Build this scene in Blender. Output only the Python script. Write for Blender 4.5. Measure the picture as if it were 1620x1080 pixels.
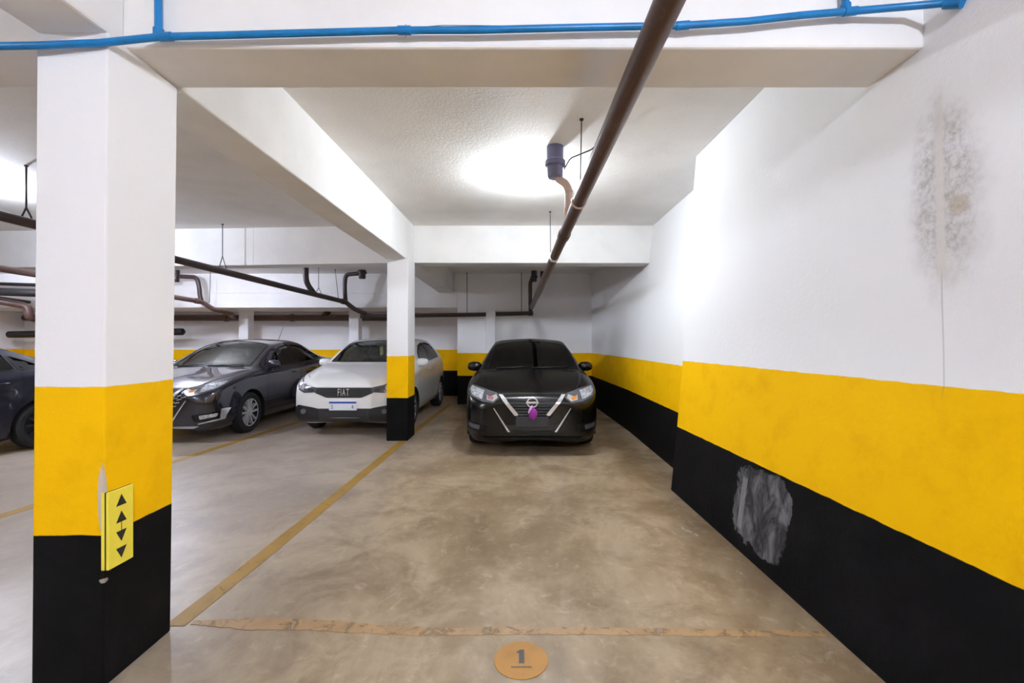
import bpy, bmesh, math, random
import numpy as np
from mathutils import Vector, Matrix
from mathutils.bvhtree import BVHTree

for o in list(bpy.data.objects):
    bpy.data.objects.remove(o)
scene = bpy.context.scene
COL = scene.collection
random.seed(7)
R = math.radians

# ------------------------------------------------------------------ camera
FPX, PX0, PY0, EYE = 720.0, 825.0, 540.0, 1.42
cam_data = bpy.data.cameras.new('camera')
cam = bpy.data.objects.new('camera', cam_data)
COL.objects.link(cam)
cam.location = (0, 0, EYE)
cam.rotation_euler = (R(90), 0, 0)
cam_data.sensor_width = 36.0
cam_data.lens = FPX / 1620.0 * 36.0
cam_data.shift_x = -(PX0 - 810.0) / 1620.0
cam_data.clip_start = 0.05
scene.camera = cam

# ------------------------------------------------------------------ world, colour management
world = bpy.data.worlds.new('world')
scene.world = world
world.use_nodes = True
world.node_tree.nodes['Background'].inputs[0].default_value = (0.9, 0.92, 1.0, 1)
world.node_tree.nodes['Background'].inputs[1].default_value = 0.3
scene.view_settings.view_transform = 'Standard'
scene.view_settings.look = 'None'
scene.view_settings.gamma = 1.0
scene.view_settings.use_curve_mapping = False
scene.view_settings.exposure = 2.18
scene.cycles.use_denoising = True
scene.cycles.max_bounces = 12
scene.cycles.diffuse_bounces = 8
scene.cycles.sample_clamp_indirect = 8.0

# lamps of the garage and one added fill lamp: (name, x, y, z, radiance, colour, label)
LAMPS = [
    (0.09, 4.80, 3.07, 275.0, (0.90, 0.98, 1.06), 'round white LED bulb glowing on the ceiling beside the drain trap of the empty bay'),
    (-5.9, 5.10, 3.07, 400.0, (0.82, 0.89, 1.05), 'white LED bulb glowing on the ceiling at the far left, behind the near pillar'),
    (-6.3, 8.0, 2.72, 290.0, (0.82, 0.87, 1.06), 'white LED bulb hanging behind the far beam above the grey car'),
    (-10.4, 8.4, 2.74, 290.0, (0.82, 0.87, 1.06), 'unseen fill bulb added behind the far beam at the far left end'),  # unseen fill lamp added to brighten the back recess
    (0.85, -1.9, 3.07, 790.0, (0.82, 0.89, 1.04), 'white LED bulb on the driving lane ceiling, behind the viewpoint'),
    (-6.0, -1.6, 3.07, 620.0, (0.82, 0.89, 1.05), 'white LED bulb on the driving lane ceiling, further down the lane'),
]


def un(px, py, Y):
    """world point at depth Y seen at photo pixel (px, py)"""
    return Vector(((px - PX0) * Y / FPX, Y, EYE - (py - PY0) * Y / FPX))


# ------------------------------------------------------------------ materials
def srgb(r, g, b):
    f = lambda c: (c / 255 / 12.92) if c / 255 <= 0.04045 else ((c / 255 + 0.055) / 1.055) ** 2.4
    return (f(r), f(g), f(b), 1.0)


def new_mat(name):
    m = bpy.data.materials.new(name)
    m.use_nodes = True
    nt = m.node_tree
    b = nt.nodes['Principled BSDF']
    return m, nt, b


def N(nt, typ, **kw):
    n = nt.nodes.new(typ)
    for k, v in kw.items():
        setattr(n, k, v)
    return n


def L(nt, a, b):
    nt.links.new(a, b)


def math_node(nt, op, a, b=None, c=None, clamp=False):
    n = N(nt, 'ShaderNodeMath', operation=op)
    n.use_clamp = clamp
    for i, v in enumerate((a, b, c)):
        if v is None:
            continue
        if isinstance(v, (int, float)):
            n.inputs[i].default_value = v
        else:
            L(nt, v, n.inputs[i])
    return n.outputs[0]


def noise(nt, vec, scale, detail=4, rough=0.55, dist=0.0):
    n = N(nt, 'ShaderNodeTexNoise')
    n.inputs['Scale'].default_value = scale
    n.inputs['Detail'].default_value = detail
    n.inputs['Roughness'].default_value = rough
    n.inputs['Distortion'].default_value = dist
    if vec is not None:
        L(nt, vec, n.inputs['Vector'])
    return n.outputs[0]


def ramp(nt, fac, stops, interp='LINEAR'):
    n = N(nt, 'ShaderNodeValToRGB')
    n.color_ramp.interpolation = interp
    el = n.color_ramp.elements
    while len(el) < len(stops):
        el.new(0.5)
    for e, (p, c) in zip(el, stops):
        e.position = p
        e.color = c if len(c) == 4 else (*c, 1)
    L(nt, fac, n.inputs[0])
    return n.outputs[0]


def mix(nt, fac, a, b, blend='MIX'):
    n = N(nt, 'ShaderNodeMix', data_type='RGBA', blend_type=blend)
    if isinstance(fac, (int, float)):
        n.inputs[0].default_value = fac
    else:
        L(nt, fac, n.inputs[0])
    for i, v in ((6, a), (7, b)):
        if isinstance(v, tuple):
            n.inputs[i].default_value = v
        else:
            L(nt, v, n.inputs[i])
    return n.outputs[2]


def sstep(nt, x, lo, hi):
    n = N(nt, 'ShaderNodeMapRange', interpolation_type='SMOOTHSTEP')
    L(nt, x, n.inputs[0])
    n.inputs[1].default_value = lo
    n.inputs[2].default_value = hi
    n.inputs[3].default_value = 0
    n.inputs[4].default_value = 1
    return n.outputs[0]


def bump(nt, b, height, strength, distance=0.01):
    n = N(nt, 'ShaderNodeBump')
    n.inputs['Strength'].default_value = strength
    n.inputs['Distance'].default_value = distance
    L(nt, height, n.inputs['Height'])
    L(nt, n.outputs[0], b.inputs['Normal'])


WHITE = srgb(236, 236, 238)
YELLOW = srgb(244, 189, 0)
BLACK = srgb(11, 11, 12)


def ellipse_mask(nt, pos, cx, cy, cz, rx, ry, rz, wob, nz, boxy=False):
    """1 inside a wobbly ellipsoid at a place on the surface, fading out"""
    s = N(nt, 'ShaderNodeSeparateXYZ')
    L(nt, pos, s.inputs[0])
    t = None
    for k, (c, r) in enumerate(((cx, rx), (cy, ry), (cz, rz))):
        if r is None:
            continue
        d = math_node(nt, 'MULTIPLY_ADD', s.outputs[k], 1.0 / r, -c / r)
        d = math_node(nt, 'MULTIPLY', d, d)
        if boxy:
            d = math_node(nt, 'MULTIPLY', d, d)
        t = d if t is None else math_node(nt, 'ADD', t, d)
    w = math_node(nt, 'MULTIPLY_ADD', nz, wob, -0.5 * wob)
    return math_node(nt, 'ADD', t, w)


def painted_wall(name, black_h=0.61, yellow_h=1.23, extra=None, bump_s=0.25, white=WHITE):
    m, nt, b = new_mat(name)
    g = N(nt, 'ShaderNodeNewGeometry')
    pos = g.outputs['Position']
    s = N(nt, 'ShaderNodeSeparateXYZ')
    L(nt, pos, s.inputs[0])
    wob = noise(nt, pos, 9, 5)
    z = math_node(nt, 'MULTIPLY_ADD', wob, 0.012, s.outputs[2])
    n1 = noise(nt, pos, 1.3, 6)
    fine = noise(nt, pos, 130, 3)
    mid = noise(nt, pos, 34, 4)
    w = mix(nt, math_node(nt, 'MULTIPLY', n1, 0.10), white, srgb(196, 192, 188))
    ye = mix(nt, sstep(nt, noise(nt, pos, 5, 6, 0.65), 0.45, 0.75), YELLOW, srgb(234, 178, 0))
    bl = mix(nt, sstep(nt, noise(nt, pos, 3.5, 6, 0.7), 0.4, 0.8), BLACK, srgb(22, 21, 22))
    f1 = sstep(nt, z, black_h + 0.004, black_h + 0.008)
    f2 = sstep(nt, z, yellow_h + 0.004, yellow_h + 0.008)
    c = mix(nt, f1, bl, ye)
    c = mix(nt, f2, c, w)
    if extra:
        c = extra(nt, pos, s, c)
    L(nt, c, b.inputs['Base Color'])
    b.inputs['Roughness'].default_value = 0.7
    b.inputs['Specular IOR Level'].default_value = 0.10
    h = math_node(nt, 'ADD', math_node(nt, 'MULTIPLY', fine, 0.5), mid)
    bump(nt, b, h, bump_s, 0.006)
    return m


def wall_marks(nt, pos, s, c):
    # mould patch, patched seam, rubbed filler on the black band
    nz = noise(nt, pos, 7, 6, 0.7)
    nf = noise(nt, pos, 38, 5, 0.75)
    # mould around the seam (x ~1.7, y ~1.75)
    e = ellipse_mask(nt, pos, 0, 1.87, 2.05, None, 0.17, 0.42, 1.3, nz)
    f = sstep(nt, e, 1.0, 0.0)
    f = math_node(nt, 'MULTIPLY', f, sstep(nt, nf, 0.36, 0.70))
    c = mix(nt, math_node(nt, 'MULTIPLY', f, 0.62), c, srgb(132, 122, 116))
    e = ellipse_mask(nt, pos, 0, 1.86, 2.00, None, 0.20, 0.46, 1.4, nz)
    c = mix(nt, math_node(nt, 'MULTIPLY', sstep(nt, e, 1.1, -0.2), 0.34), c, srgb(150, 140, 132))
    e = ellipse_mask(nt, pos, 0, 1.81, 1.97, None, 0.05, 0.05, 1.2, nz)
    c = mix(nt, math_node(nt, 'MULTIPLY', sstep(nt, e, 1.0, 0.2), 0.5), c, srgb(176, 160, 128))
    # seam: light repaired strip above, hairline below
    d = math_node(nt, 'ABSOLUTE', math_node(nt, 'ADD', s.outputs[1], -1.885))
    strip = math_node(nt, 'MULTIPLY', sstep(nt, d, 0.028, 0.010), math_node(nt, 'MULTIPLY', sstep(nt, s.outputs[2], 1.66, 1.72), sstep(nt, s.outputs[2], 2.50, 2.3)))
    c = mix(nt, math_node(nt, 'MULTIPLY', strip, 0.85), c, srgb(214, 210, 206))
    hair = math_node(nt, 'MULTIPLY', sstep(nt, d, 0.005, 0.002), sstep(nt, s.outputs[2], 1.75, 1.65))
    hair = math_node(nt, 'MULTIPLY', hair, sstep(nt, s.outputs[2], 1.15, 1.25))
    c = mix(nt, math_node(nt, 'MULTIPLY', hair, 0.30), c, srgb(120, 110, 100))
    # filler smear on the black band near y = 3.2
    ns = N(nt, 'ShaderNodeMapping')
    L(nt, pos, ns.inputs[0])
    ns.inputs['Scale'].default_value = (1, 2.2, 1.0)
    ns.inputs['Rotation'].default_value = (0.6, 0, 0)
    st = noise(nt, ns.outputs[0], 3.5, 6, 0.65, 1.0)
    e = ellipse_mask(nt, pos, 0, 2.93, 0.33, None, 0.31, 0.26, 2.4, nz, True)
    f = sstep(nt, e, 0.95, 0.80)
    f = math_node(nt, 'MULTIPLY', f, math_node(nt, 'MULTIPLY_ADD', sstep(nt, st, 0.40, 0.66), 0.62, 0.16))
    c = mix(nt, f, c, srgb(128, 127, 130))
    d2 = math_node(nt, 'ABSOLUTE', math_node(nt, 'ADD', s.outputs[1], -3.13))
    f = math_node(nt, 'MULTIPLY', sstep(nt, d2, 0.035, 0.025), math_node(nt, 'MULTIPLY', sstep(nt, s.outputs[2], 0.13, 0.15), sstep(nt, s.outputs[2], 0.50, 0.47)))
    c = mix(nt, math_node(nt, 'MULTIPLY', f, 0.55), c, srgb(150, 150, 152))
    return c


def pillar_marks(nt, pos, s, c):
    nz = noise(nt, pos, 55, 6, 0.8)
    e = ellipse_mask(nt, pos, -1.715, 1.86, 0.78, 0.017, 0.017, 0.13, 3.2, nz)
    c = mix(nt, sstep(nt, e, 1.0, 0.85), c, srgb(196, 182, 168))
    e = ellipse_mask(nt, pos, -1.71, 1.86, 0.44, 0.016, 0.024, 0.010, 2.5, nz)
    c = mix(nt, sstep(nt, e, 1.0, 0.8), c, srgb(150, 140, 128))
    return c


M = {}
M['wall'] = painted_wall('painted_plaster_wall')
M['wall_right'] = painted_wall('painted_plaster_marked', 0.605, 1.235, wall_marks, 0.4)
M['wall_recess'] = painted_wall('painted_plaster_recess', 0.66, 1.205)
M['wall_back'] = painted_wall('painted_plaster_back', 0.645, 1.16)
M['pillar_near'] = painted_wall('painted_pillar', 0.628, 1.235, pillar_marks)
M['pillar_far'] = painted_wall('painted_pillar_far', 0.615, 1.212)


def plaster(name, col, s=0.4):
    m, nt, b = new_mat(name)
    g = N(nt, 'ShaderNodeNewGeometry')
    pos = g.outputs['Position']
    c = mix(nt, sstep(nt, noise(nt, pos, 1.7, 6), 0.35, 0.75), col, tuple(x * 0.9 for x in col[:3]) + (1,))
    L(nt, c, b.inputs['Base Color'])
    b.inputs['Roughness'].default_value = 0.8
    b.inputs['Specular IOR Level'].default_value = 0.2
    h = math_node(nt, 'ADD', math_node(nt, 'MULTIPLY', noise(nt, pos, 140, 3, 0.6), 0.5), noise(nt, pos, 45, 5, 0.6))
    bump(nt, b, h, s * 0.6, 0.006)
    return m


M['ceiling'] = plaster('rough_ceiling_paint', srgb(234, 231, 227), 1.0)
M['beam'] = plaster('white_beam_paint', srgb(236, 235, 234), 0.2)


def floor_mat():
    m, nt, b = new_mat('polished_concrete')
    g = N(nt, 'ShaderNodeNewGeometry')
    pos = g.outputs['Position']
    mp = N(nt, 'ShaderNodeMapping')
    L(nt, pos, mp.inputs[0])
    mp.inputs['Rotation'].default_value = (0, 0, 0.5)
    mp.inputs['Scale'].default_value = (1.0, 0.6, 1)
    a = noise(nt, mp.outputs[0], 0.9, 8, 0.62, 0.5)
    d = noise(nt, pos, 2.3, 8, 0.68, 0.4)
    e = noise(nt, pos, 11, 8, 0.7, 0.6)
    c = ramp(nt, a, [(0.32, srgb(80, 66, 48)), (0.44, srgb(116, 101, 80)), (0.55, srgb(140, 127, 108)), (0.70, srgb(104, 92, 76))])
    c = mix(nt, sstep(nt, d, 0.42, 0.70), c, srgb(104, 88, 68))
    c = mix(nt, math_node(nt, 'MULTIPLY', sstep(nt, e, 0.52, 0.78), 0.55), c, srgb(168, 156, 138))
    c = mix(nt, math_node(nt, 'MULTIPLY', sstep(nt, noise(nt, mp.outputs[0], 4.5, 8, 0.72, 0.9), 0.56, 0.72), 0.35), c, srgb(170, 158, 136))
    c = mix(nt, math_node(nt, 'MULTIPLY', sstep(nt, noise(nt, pos, 1.6, 7, 0.7, 0.6), 0.54, 0.76), 0.55), c, srgb(76, 62, 46))
    sp = noise(nt, pos, 60, 4, 0.7)
    c = mix(nt, math_node(nt, 'MULTIPLY', sstep(nt, sp, 0.72, 0.80), 0.5), c, srgb(205, 198, 186))
    # floor colour greyed on the left for the lavender light there
    s = N(nt, 'ShaderNodeSeparateXYZ')
    L(nt, pos, s.inputs[0])
    c = mix(nt, math_node(nt, 'MULTIPLY', sstep(nt, s.outputs[0], -0.6, -2.4), 0.55), c, srgb(136, 130, 128))
    vm = N(nt, 'ShaderNodeVectorMath', operation='MULTIPLY')
    L(nt, c, vm.inputs[0])
    vm.inputs[1].default_value = (1.56, 1.51, 1.42)
    c = vm.outputs[0]
    L(nt, c, b.inputs['Base Color'])
    r = math_node(nt, 'MULTIPLY_ADD', d, 0.35, 0.20)
    L(nt, r, b.inputs['Roughness'])
    b.inputs['Specular IOR Level'].default_value = 0.45
    bump(nt, b, math_node(nt, 'ADD', e, math_node(nt, 'MULTIPLY', sp, 0.3)), 0.10, 0.004)
    return m


M['floor'] = floor_mat()


def worn_paint(name, col, wear_lo, wear_hi, scale=14, dirt=(120, 104, 84)):
    m, nt, b = new_mat(name)
    g = N(nt, 'ShaderNodeNewGeometry')
    pos = g.outputs['Position']
    n = noise(nt, pos, scale, 7, 0.72, 0.8)
    c = mix(nt, sstep(nt, noise(nt, pos, 6, 6), 0.4, 0.75), col, tuple(x * 0.78 for x in col[:3]) + (1,))
    L(nt, c, b.inputs['Base Color'])
    b.inputs['Roughness'].default_value = 0.5
    t = N(nt, 'ShaderNodeBsdfTransparent')
    ms = N(nt, 'ShaderNodeMixShader')
    L(nt, sstep(nt, n, wear_lo, wear_hi), ms.inputs[0])
    L(nt, b.outputs[0], ms.inputs[1])
    L(nt, t.outputs[0], ms.inputs[2])
    L(nt, ms.outputs[0], nt.nodes['Material Output'].inputs[0])
    return m


M['line_yellow'] = worn_paint('yellow_floor_paint', srgb(158, 122, 46), 0.56, 0.85)
M['line_tan'] = worn_paint('tan_floor_paint', srgb(176, 144, 104), 0.48, 0.70, 9)
M['line_gold'] = worn_paint('gold_floor_paint', srgb(176, 124, 40), 0.75, 0.95)
M['fleck'] = worn_paint('white_fleck_paint', srgb(200, 192, 182), 0.50, 0.60, 30)
M['line_dark'] = worn_paint('dark_floor_print', srgb(66, 62, 58), 0.75, 0.95)


def simple(name, col, rough=0.5, metal=0.0, spec=0.5, coat=0.0, nz=0.0, nscale=20, bmp=0.0):
    m, nt, b = new_mat(name)
    b.inputs['Base Color'].default_value = col
    b.inputs['Roughness'].default_value = rough
    b.inputs['Metallic'].default_value = metal
    b.inputs['Specular IOR Level'].default_value = spec
    b.inputs['Coat Weight'].default_value = coat
    b.inputs['Coat Roughness'].default_value = 0.04
    tc = N(nt, 'ShaderNodeTexCoord')
    if nz:
        n = noise(nt, tc.outputs['Object'], nscale, 6, 0.65)
        c = mix(nt, sstep(nt, n, 0.35, 0.72), col, tuple(min(1, x * (1 - nz)) for x in col[:3]) + (1,))
        L(nt, c, b.inputs['Base Color'])
    if bmp:
        bump(nt, b, noise(nt, tc.outputs['Object'], nscale * 3, 4), bmp, 0.003)
    return m


def dusty_pipe(name, col, dust, amount):
    m, nt, b = new_mat(name)
    g = N(nt, 'ShaderNodeNewGeometry')
    s = N(nt, 'ShaderNodeSeparateXYZ')
    L(nt, g.outputs['Normal'], s.inputs[0])
    up = sstep(nt, s.outputs[2], 0.1, 0.9)
    n = noise(nt, g.outputs['Position'], 16, 6, 0.7)
    f = math_node(nt, 'MULTIPLY', up, amount)
    f = math_node(nt, 'ADD', f, math_node(nt, 'MULTIPLY', sstep(nt, n, 0.5, 0.8), 0.25))
    c = mix(nt, f, col, dust)
    L(nt, c, b.inputs['Base Color'])
    b.inputs['Roughness'].default_value = 0.42
    return m


M['pipe'] = dusty_pipe('brown_pvc', srgb(84, 60, 52), srgb(150, 132, 122), 0.6)
M['pipe_dark'] = dusty_pipe('dark_brown_pvc', srgb(62, 48, 46), srgb(110, 98, 92), 0.4)
M['pipe_black'] = dusty_pipe('black_pvc', srgb(16, 15, 18), srgb(50, 48, 50), 0.25)
M['pipe_pale_glare'] = dusty_pipe('pale_glare_pvc', srgb(206, 182, 170), srgb(225, 212, 202), 0.4)  # brown PVC of the branch, coloured pale for the strong lamp light
M['trap'] = dusty_pipe('glare_washed_drain_trap', srgb(112, 112, 142), srgb(150, 150, 170), 0.5)  # dark trap tinted lilac-grey for the lamp glare washing over it
M['trap_dark'] = dusty_pipe('dark_drain_trap', srgb(44, 38, 40), srgb(90, 84, 84), 0.4)
M['blue'] = simple('blue_pvc', srgb(8, 122, 190), 0.35, nz=0.25, nscale=9)
M['white_ring'] = simple('white_ring', srgb(235, 235, 235), 0.4)
M['wire'] = simple('steel_wire', srgb(70, 66, 66), 0.5, 0.6)
M['foam_yellow'] = simple('yellow_foam', srgb(240, 222, 70), 0.6, nz=0.06, bmp=0.1)
M['black_print'] = simple('black_print', srgb(34, 32, 28), 0.6)
M['bulb_socket'] = simple('white_plastic', srgb(232, 232, 230), 0.4)


def emit(name, col, strength):
    m, nt, b = new_mat(name)
    b.inputs['Base Color'].default_value = (*col, 1)
    b.inputs['Emission Color'].default_value = (*col, 1)
    b.inputs['Emission Strength'].default_value = strength
    return m


# ------------------------------------------------------------------ mesh helpers
class MB:
    def __init__(self):
        self.v, self.f, self.mi = [], [], []

    def add(self, verts, faces, mi=0):
        o = len(self.v)
        self.v += [tuple(p) for p in verts]
        self.f += [tuple(i + o for i in f) for f in faces]
        self.mi += [mi] * len(faces)
        return self

    def box(self, x0, x1, y0, y1, z0, z1, mi=0):
        return self.hexa([(x0, y0, z0), (x1, y0, z0), (x1, y1, z0), (x0, y1, z0), (x0, y0, z1), (x1, y0, z1), (x1, y1, z1), (x0, y1, z1)], mi)

    def hexa(self, c, mi=0):
        return self.add(c, [(3, 2, 1, 0), (4, 5, 6, 7), (0, 1, 5, 4), (1, 2, 6, 5), (2, 3, 7, 6), (3, 0, 4, 7)], mi)

    def tube(self, path, r, seg=16, caps=True, smooth=0, mi=0):
        pts = [Vector(p) for p in path]
        rs = r if isinstance(r, (list, tuple)) else [r] * len(pts)
        rings = []
        up = None
        for i, p in enumerate(pts):
            if i == 0:
                t = pts[1] - p
            elif i == len(pts) - 1:
                t = p - pts[i - 1]
            else:
                t = (pts[i + 1] - p).normalized() + (p - pts[i - 1]).normalized()
            t.normalize()
            if up is None:
                up = t.orthogonal().normalized()
            up = (up - t * up.dot(t))
            up = up.normalized() if up.length > 1e-6 else t.orthogonal().normalized()
            sd = t.cross(up)
            rings.append([p + (up * math.cos(a) + sd * math.sin(a)) * rs[i] for a in [2 * math.pi * k / seg for k in range(seg)]])
        verts = [q for rg in rings for q in rg]
        faces = []
        for i in range(len(pts) - 1):
            for k in range(seg):
                k2 = (k + 1) % seg
                faces.append((i * seg + k, i * seg + k2, (i + 1) * seg + k2, (i + 1) * seg + k))
        if caps:
            faces.append(tuple(range(seg - 1, -1, -1)))
            faces.append(tuple(range((len(pts) - 1) * seg, len(pts) * seg)))
        return self.add(verts, faces, mi)

    def lathe(self, prof, origin, axis='Z', seg=24, mi=0):
        o = Vector(origin)
        verts, faces = [], []
        for (r, h) in prof:
            for k in range(seg):
                a = 2 * math.pi * k / seg
                c, s = r * math.cos(a), r * math.sin(a)
                if axis == 'Z':
                    q = Vector((c, s, h))
                elif axis == 'X':
                    q = Vector((h, c, s))
                else:
                    q = Vector((c, h, s))
                verts.append(o + q)
        n = len(prof)
        for i in range(n - 1):
            for k in range(seg):
                k2 = (k + 1) % seg
                faces.append((i * seg + k, i * seg + k2, (i + 1) * seg + k2, (i + 1) * seg + k))
        faces.append(tuple(range(seg - 1, -1, -1)))
        faces.append(tuple(range((n - 1) * seg, n * seg)))
        return self.add(verts, faces, mi)

    def build(self, name, mats, parent=None, smooth=None, loc=None, bevel=0.0):
        me = bpy.data.meshes.new(name)
        off = Vector(loc) if loc is not None else Vector((0, 0, 0))
        me.from_pydata([tuple(Vector(p) - off) for p in self.v], [], self.f)
        if not isinstance(mats, (list, tuple)):
            mats = [mats]
        for m in mats:
            me.materials.append(m)
        me.polygons.foreach_set('material_index', self.mi)
        bm = bmesh.new()
        bm.from_mesh(me)
        bmesh.ops.recalc_face_normals(bm, faces=bm.faces)
        if bevel:
            bmesh.ops.bevel(bm, geom=[e for e in bm.edges if e.calc_face_angle(0) > 0.6], offset=bevel, segments=2, profile=0.5, affect='EDGES')
        bm.to_mesh(me)
        bm.free()
        if smooth is not None:
            me.shade_smooth()
            me.set_sharp_from_angle(angle=R(smooth))
        o = bpy.data.objects.new(name, me)
        COL.objects.link(o)
        o.location = off
        if parent is not None:
            o.parent = parent
        return o


def tag(o, label=None, cat=None, group=None, kind=None):
    if label:
        o['label'] = label
    if cat:
        o['category'] = cat
    if group:
        o['group'] = group
    if kind:
        o['kind'] = kind
    return o


def empty(name, loc=(0, 0, 0), rz=0.0):
    o = bpy.data.objects.new(name, None)
    COL.objects.link(o)
    o.location = loc
    o.rotation_euler = (0, 0, rz)
    o.empty_display_size = 0.2
    return o


def fillet(path, r, n=6):
    """round the corners of a polyline"""
    P = [Vector(p) for p in path]
    out = [P[0]]
    for i in range(1, len(P) - 1):
        a, b, c = P[i - 1], P[i], P[i + 1]
        u, w = (a - b), (c - b)
        d = min(r, u.length * 0.45, w.length * 0.45)
        p0, p1 = b + u.normalized() * d, b + w.normalized() * d
        for k in range(n + 1):
            t = k / n
            out.append(p0 * (1 - t) ** 2 + b * 2 * t * (1 - t) + p1 * t * t)
    out.append(P[-1])
    return out


def lerp(a, b, t):
    return a + (b - a) * t


# ------------------------------------------------------------------ the setting
HC = 3.19
XL, YR = -13.0, -6.0

fl = MB()
fl.box(XL - 0.3, 2.9, YR - 0.3, 13.0, -0.2, 0.0)
fl.build('floor', M['floor']).__setitem__('kind', 'structure')

def st(o, label=None, kind='structure'):
    o['kind'] = kind
    if label:
        o['label'] = label
    return o

cb = MB()
cb.box(XL - 0.3, 2.9, YR - 0.3, 7.87, HC, HC + 0.2)
st(cb.build('ceiling', M['ceiling']), 'rough cream-white painted ceiling over the empty bay')
cb = MB()
cb.box(XL - 0.3, 2.9, 7.87, 13.0, 2.955, HC + 0.2)
st(cb.build('ceiling', M['ceiling']), 'lower shaded ceiling behind the far beam')

# near right wall (leans outward with height)
HS = [0, .3, .61, .92, 1.235, 1.6, 2.0, 2.65, 3.19]
def xr(Y, H):
    a = np.interp(H, [0, .61, 1.23, 2.65, 3.19], [1.433, 1.492, 1.545, 1.63, 1.675])
    b = np.interp(H, [0, .61, 1.23, 2.65, 3.19], [.034, .055, .083, .035, .018])
    return float(a + b * (4.36 - Y))
def wall_from(fn, ys, hs, xb, mat, name, label):
    mb = MB()
    nv = len(hs)
    v = [(fn(y, h), y, h) for y in ys for h in hs] + [(xb, y, h) for y in ys for h in hs]
    off = len(ys) * nv
    f = []
    for i in range(len(ys) - 1):
        for j in range(nv - 1):
            a = i * nv + j
            f.append((a, a + 1, a + nv + 1, a + nv))
            f.append((off + a, off + a + nv, off + a + nv + 1, off + a + 1))
    for i in (0, len(ys) - 1):
        for j in range(nv - 1):
            a = i * nv + j
            f.append((a, off + a, off + a + 1, a + 1))
    for j in (0, nv - 1):
        for i in range(len(ys) - 1):
            a = i * nv + j
            f.append((a, a + nv, off + a + nv, off + a))
    mb.add(v, f)
    return st(mb.build(name, mat, smooth=35), label)
wall_from(xr, [-6.0, -3, -1, 0, 1, 1.6, 2.2, 3, 3.7, 4.36], HS, 2.8, M['wall_right'], 'wall_right', 'white wall with yellow and black painted bands beside the empty bay')
def xf(Y, H):
    a = float(np.interp(H, [0, 1.2, 2.0, 2.62, 3.19], [1.70, 1.715, 1.84, 1.955, 2.01]))
    if Y <= 7.2:
        return a
    return lerp(a, 1.585, (Y - 7.2) / 3.1)
wall_from(xf, [4.36, 5.5, 6.5, 7.2, 8.2, 9.2, 10.3], HS, 2.8, M['wall_back'], 'wall_right', 'recessed far stretch of the banded wall beside the black car')

mb = MB(); mb.box(-1.45, 2.8, 10.3, 12.9, 0, 2.96)
st(mb.build('wall_back', M['wall_back']), 'shaded banded wall behind the black car')
mb = MB(); mb.box(XL, -1.45, 11.9, 12.9, 0, 2.185)
st(mb.build('wall_back', M['wall_recess']), 'recessed banded wall behind the grey and white cars')
mb = MB(); mb.box(XL, -1.45, 10.315, 12.9, 2.52, 2.96)
st(mb.build('wall_back', M['beam']), 'white upper wall above the long back ledge')
mb = MB(); mb.box(XL, -1.452, 10.3, 12.9, 2.185, 2.517)
st(mb.build('ceiling_beam', M['beam'], bevel=0.008), 'long low white ledge beam along the back of the left bays')
mb = MB(); mb.box(XL - 0.3, XL, YR, 12.9, 0, HC)
st(mb.build('wall_left', M['wall']), 'far side wall of the garage')
mb = MB(); mb.box(XL - 0.3, 2.9, YR - 0.3, YR, 0, HC)
st(mb.build('wall_front', M['wall']), 'wall behind the driving lane')

# beams
def beam(c, label, bevel=0.012):
    mb = MB(); mb.hexa(c)
    return st(mb.build('ceiling_beam', M['beam'], bevel=bevel), label)
def hx(x0, x1, y0, y1, z0, z1, dx0=0, dx1=0, dz=0, z0b=None):
    """box from y0 to y1; at y1 the x's are shifted and the underside is at z0b"""
    zb = z0 if z0b is None else z0b
    return [(x0, y0, z0), (x1, y0, z0), (x1 + dx1, y1, zb), (x0 + dx0, y1, zb), (x0, y0, z1), (x1, y0, z1), (x1 + dx1, y1, z1), (x0 + dx0, y1, z1)]
TOP = HC + 0.05
nb = beam(hx(XL, 1.72, 1.94, 2.255, 2.672, TOP), 'near white cross beam under the blue pipe')
# depth beams along the pillar row
beam(hx(-1.965, -1.672, 2.255, 6.95, 2.655, TOP, 0.01, 0.025, z0b=2.60), 'long white beam running back between the two pillars')
beam(hx(-1.98, -1.69, -5.9, 1.94, 2.68, TOP), 'white beam over the driving lane in line with the pillars')
beam([(-1.66, 6.955, 2.62), (1.96, 6.95, 2.615), (1.96, 7.27, 2.615), (-1.66, 7.27, 2.62), (-1.66, 6.955, TOP), (2.02, 6.95, TOP), (2.02, 7.27, TOP), (-1.66, 7.27, TOP)], 'far white cross beam above the black car')
beam([(-4.175, 7.09, 2.61), (-1.92, 6.95, 2.62), (-1.92, 7.27, 2.62), (-4.175, 7.40, 2.61), (-4.175, 7.09, TOP), (-1.92, 6.95, TOP), (-1.92, 7.27, TOP), (-4.175, 7.40, TOP)], 'far white cross beam over the white car', 0.006)
beam([(XL, 7.50, 2.60), (-4.182, 7.10, 2.61), (-4.182, 7.41, 2.61), (XL, 7.82, 2.60), (XL, 7.50, TOP), (-4.182, 7.10, TOP), (-4.182, 7.41, TOP), (XL, 7.82, TOP)], 'far white cross beam over the grey car', 0.006)
beam(hx(-1.94, -1.625, 7.27, 10.3, 2.62, TOP, 0.065, 0.095, z0b=2.525), 'shaded beam running back above the white car')

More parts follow.
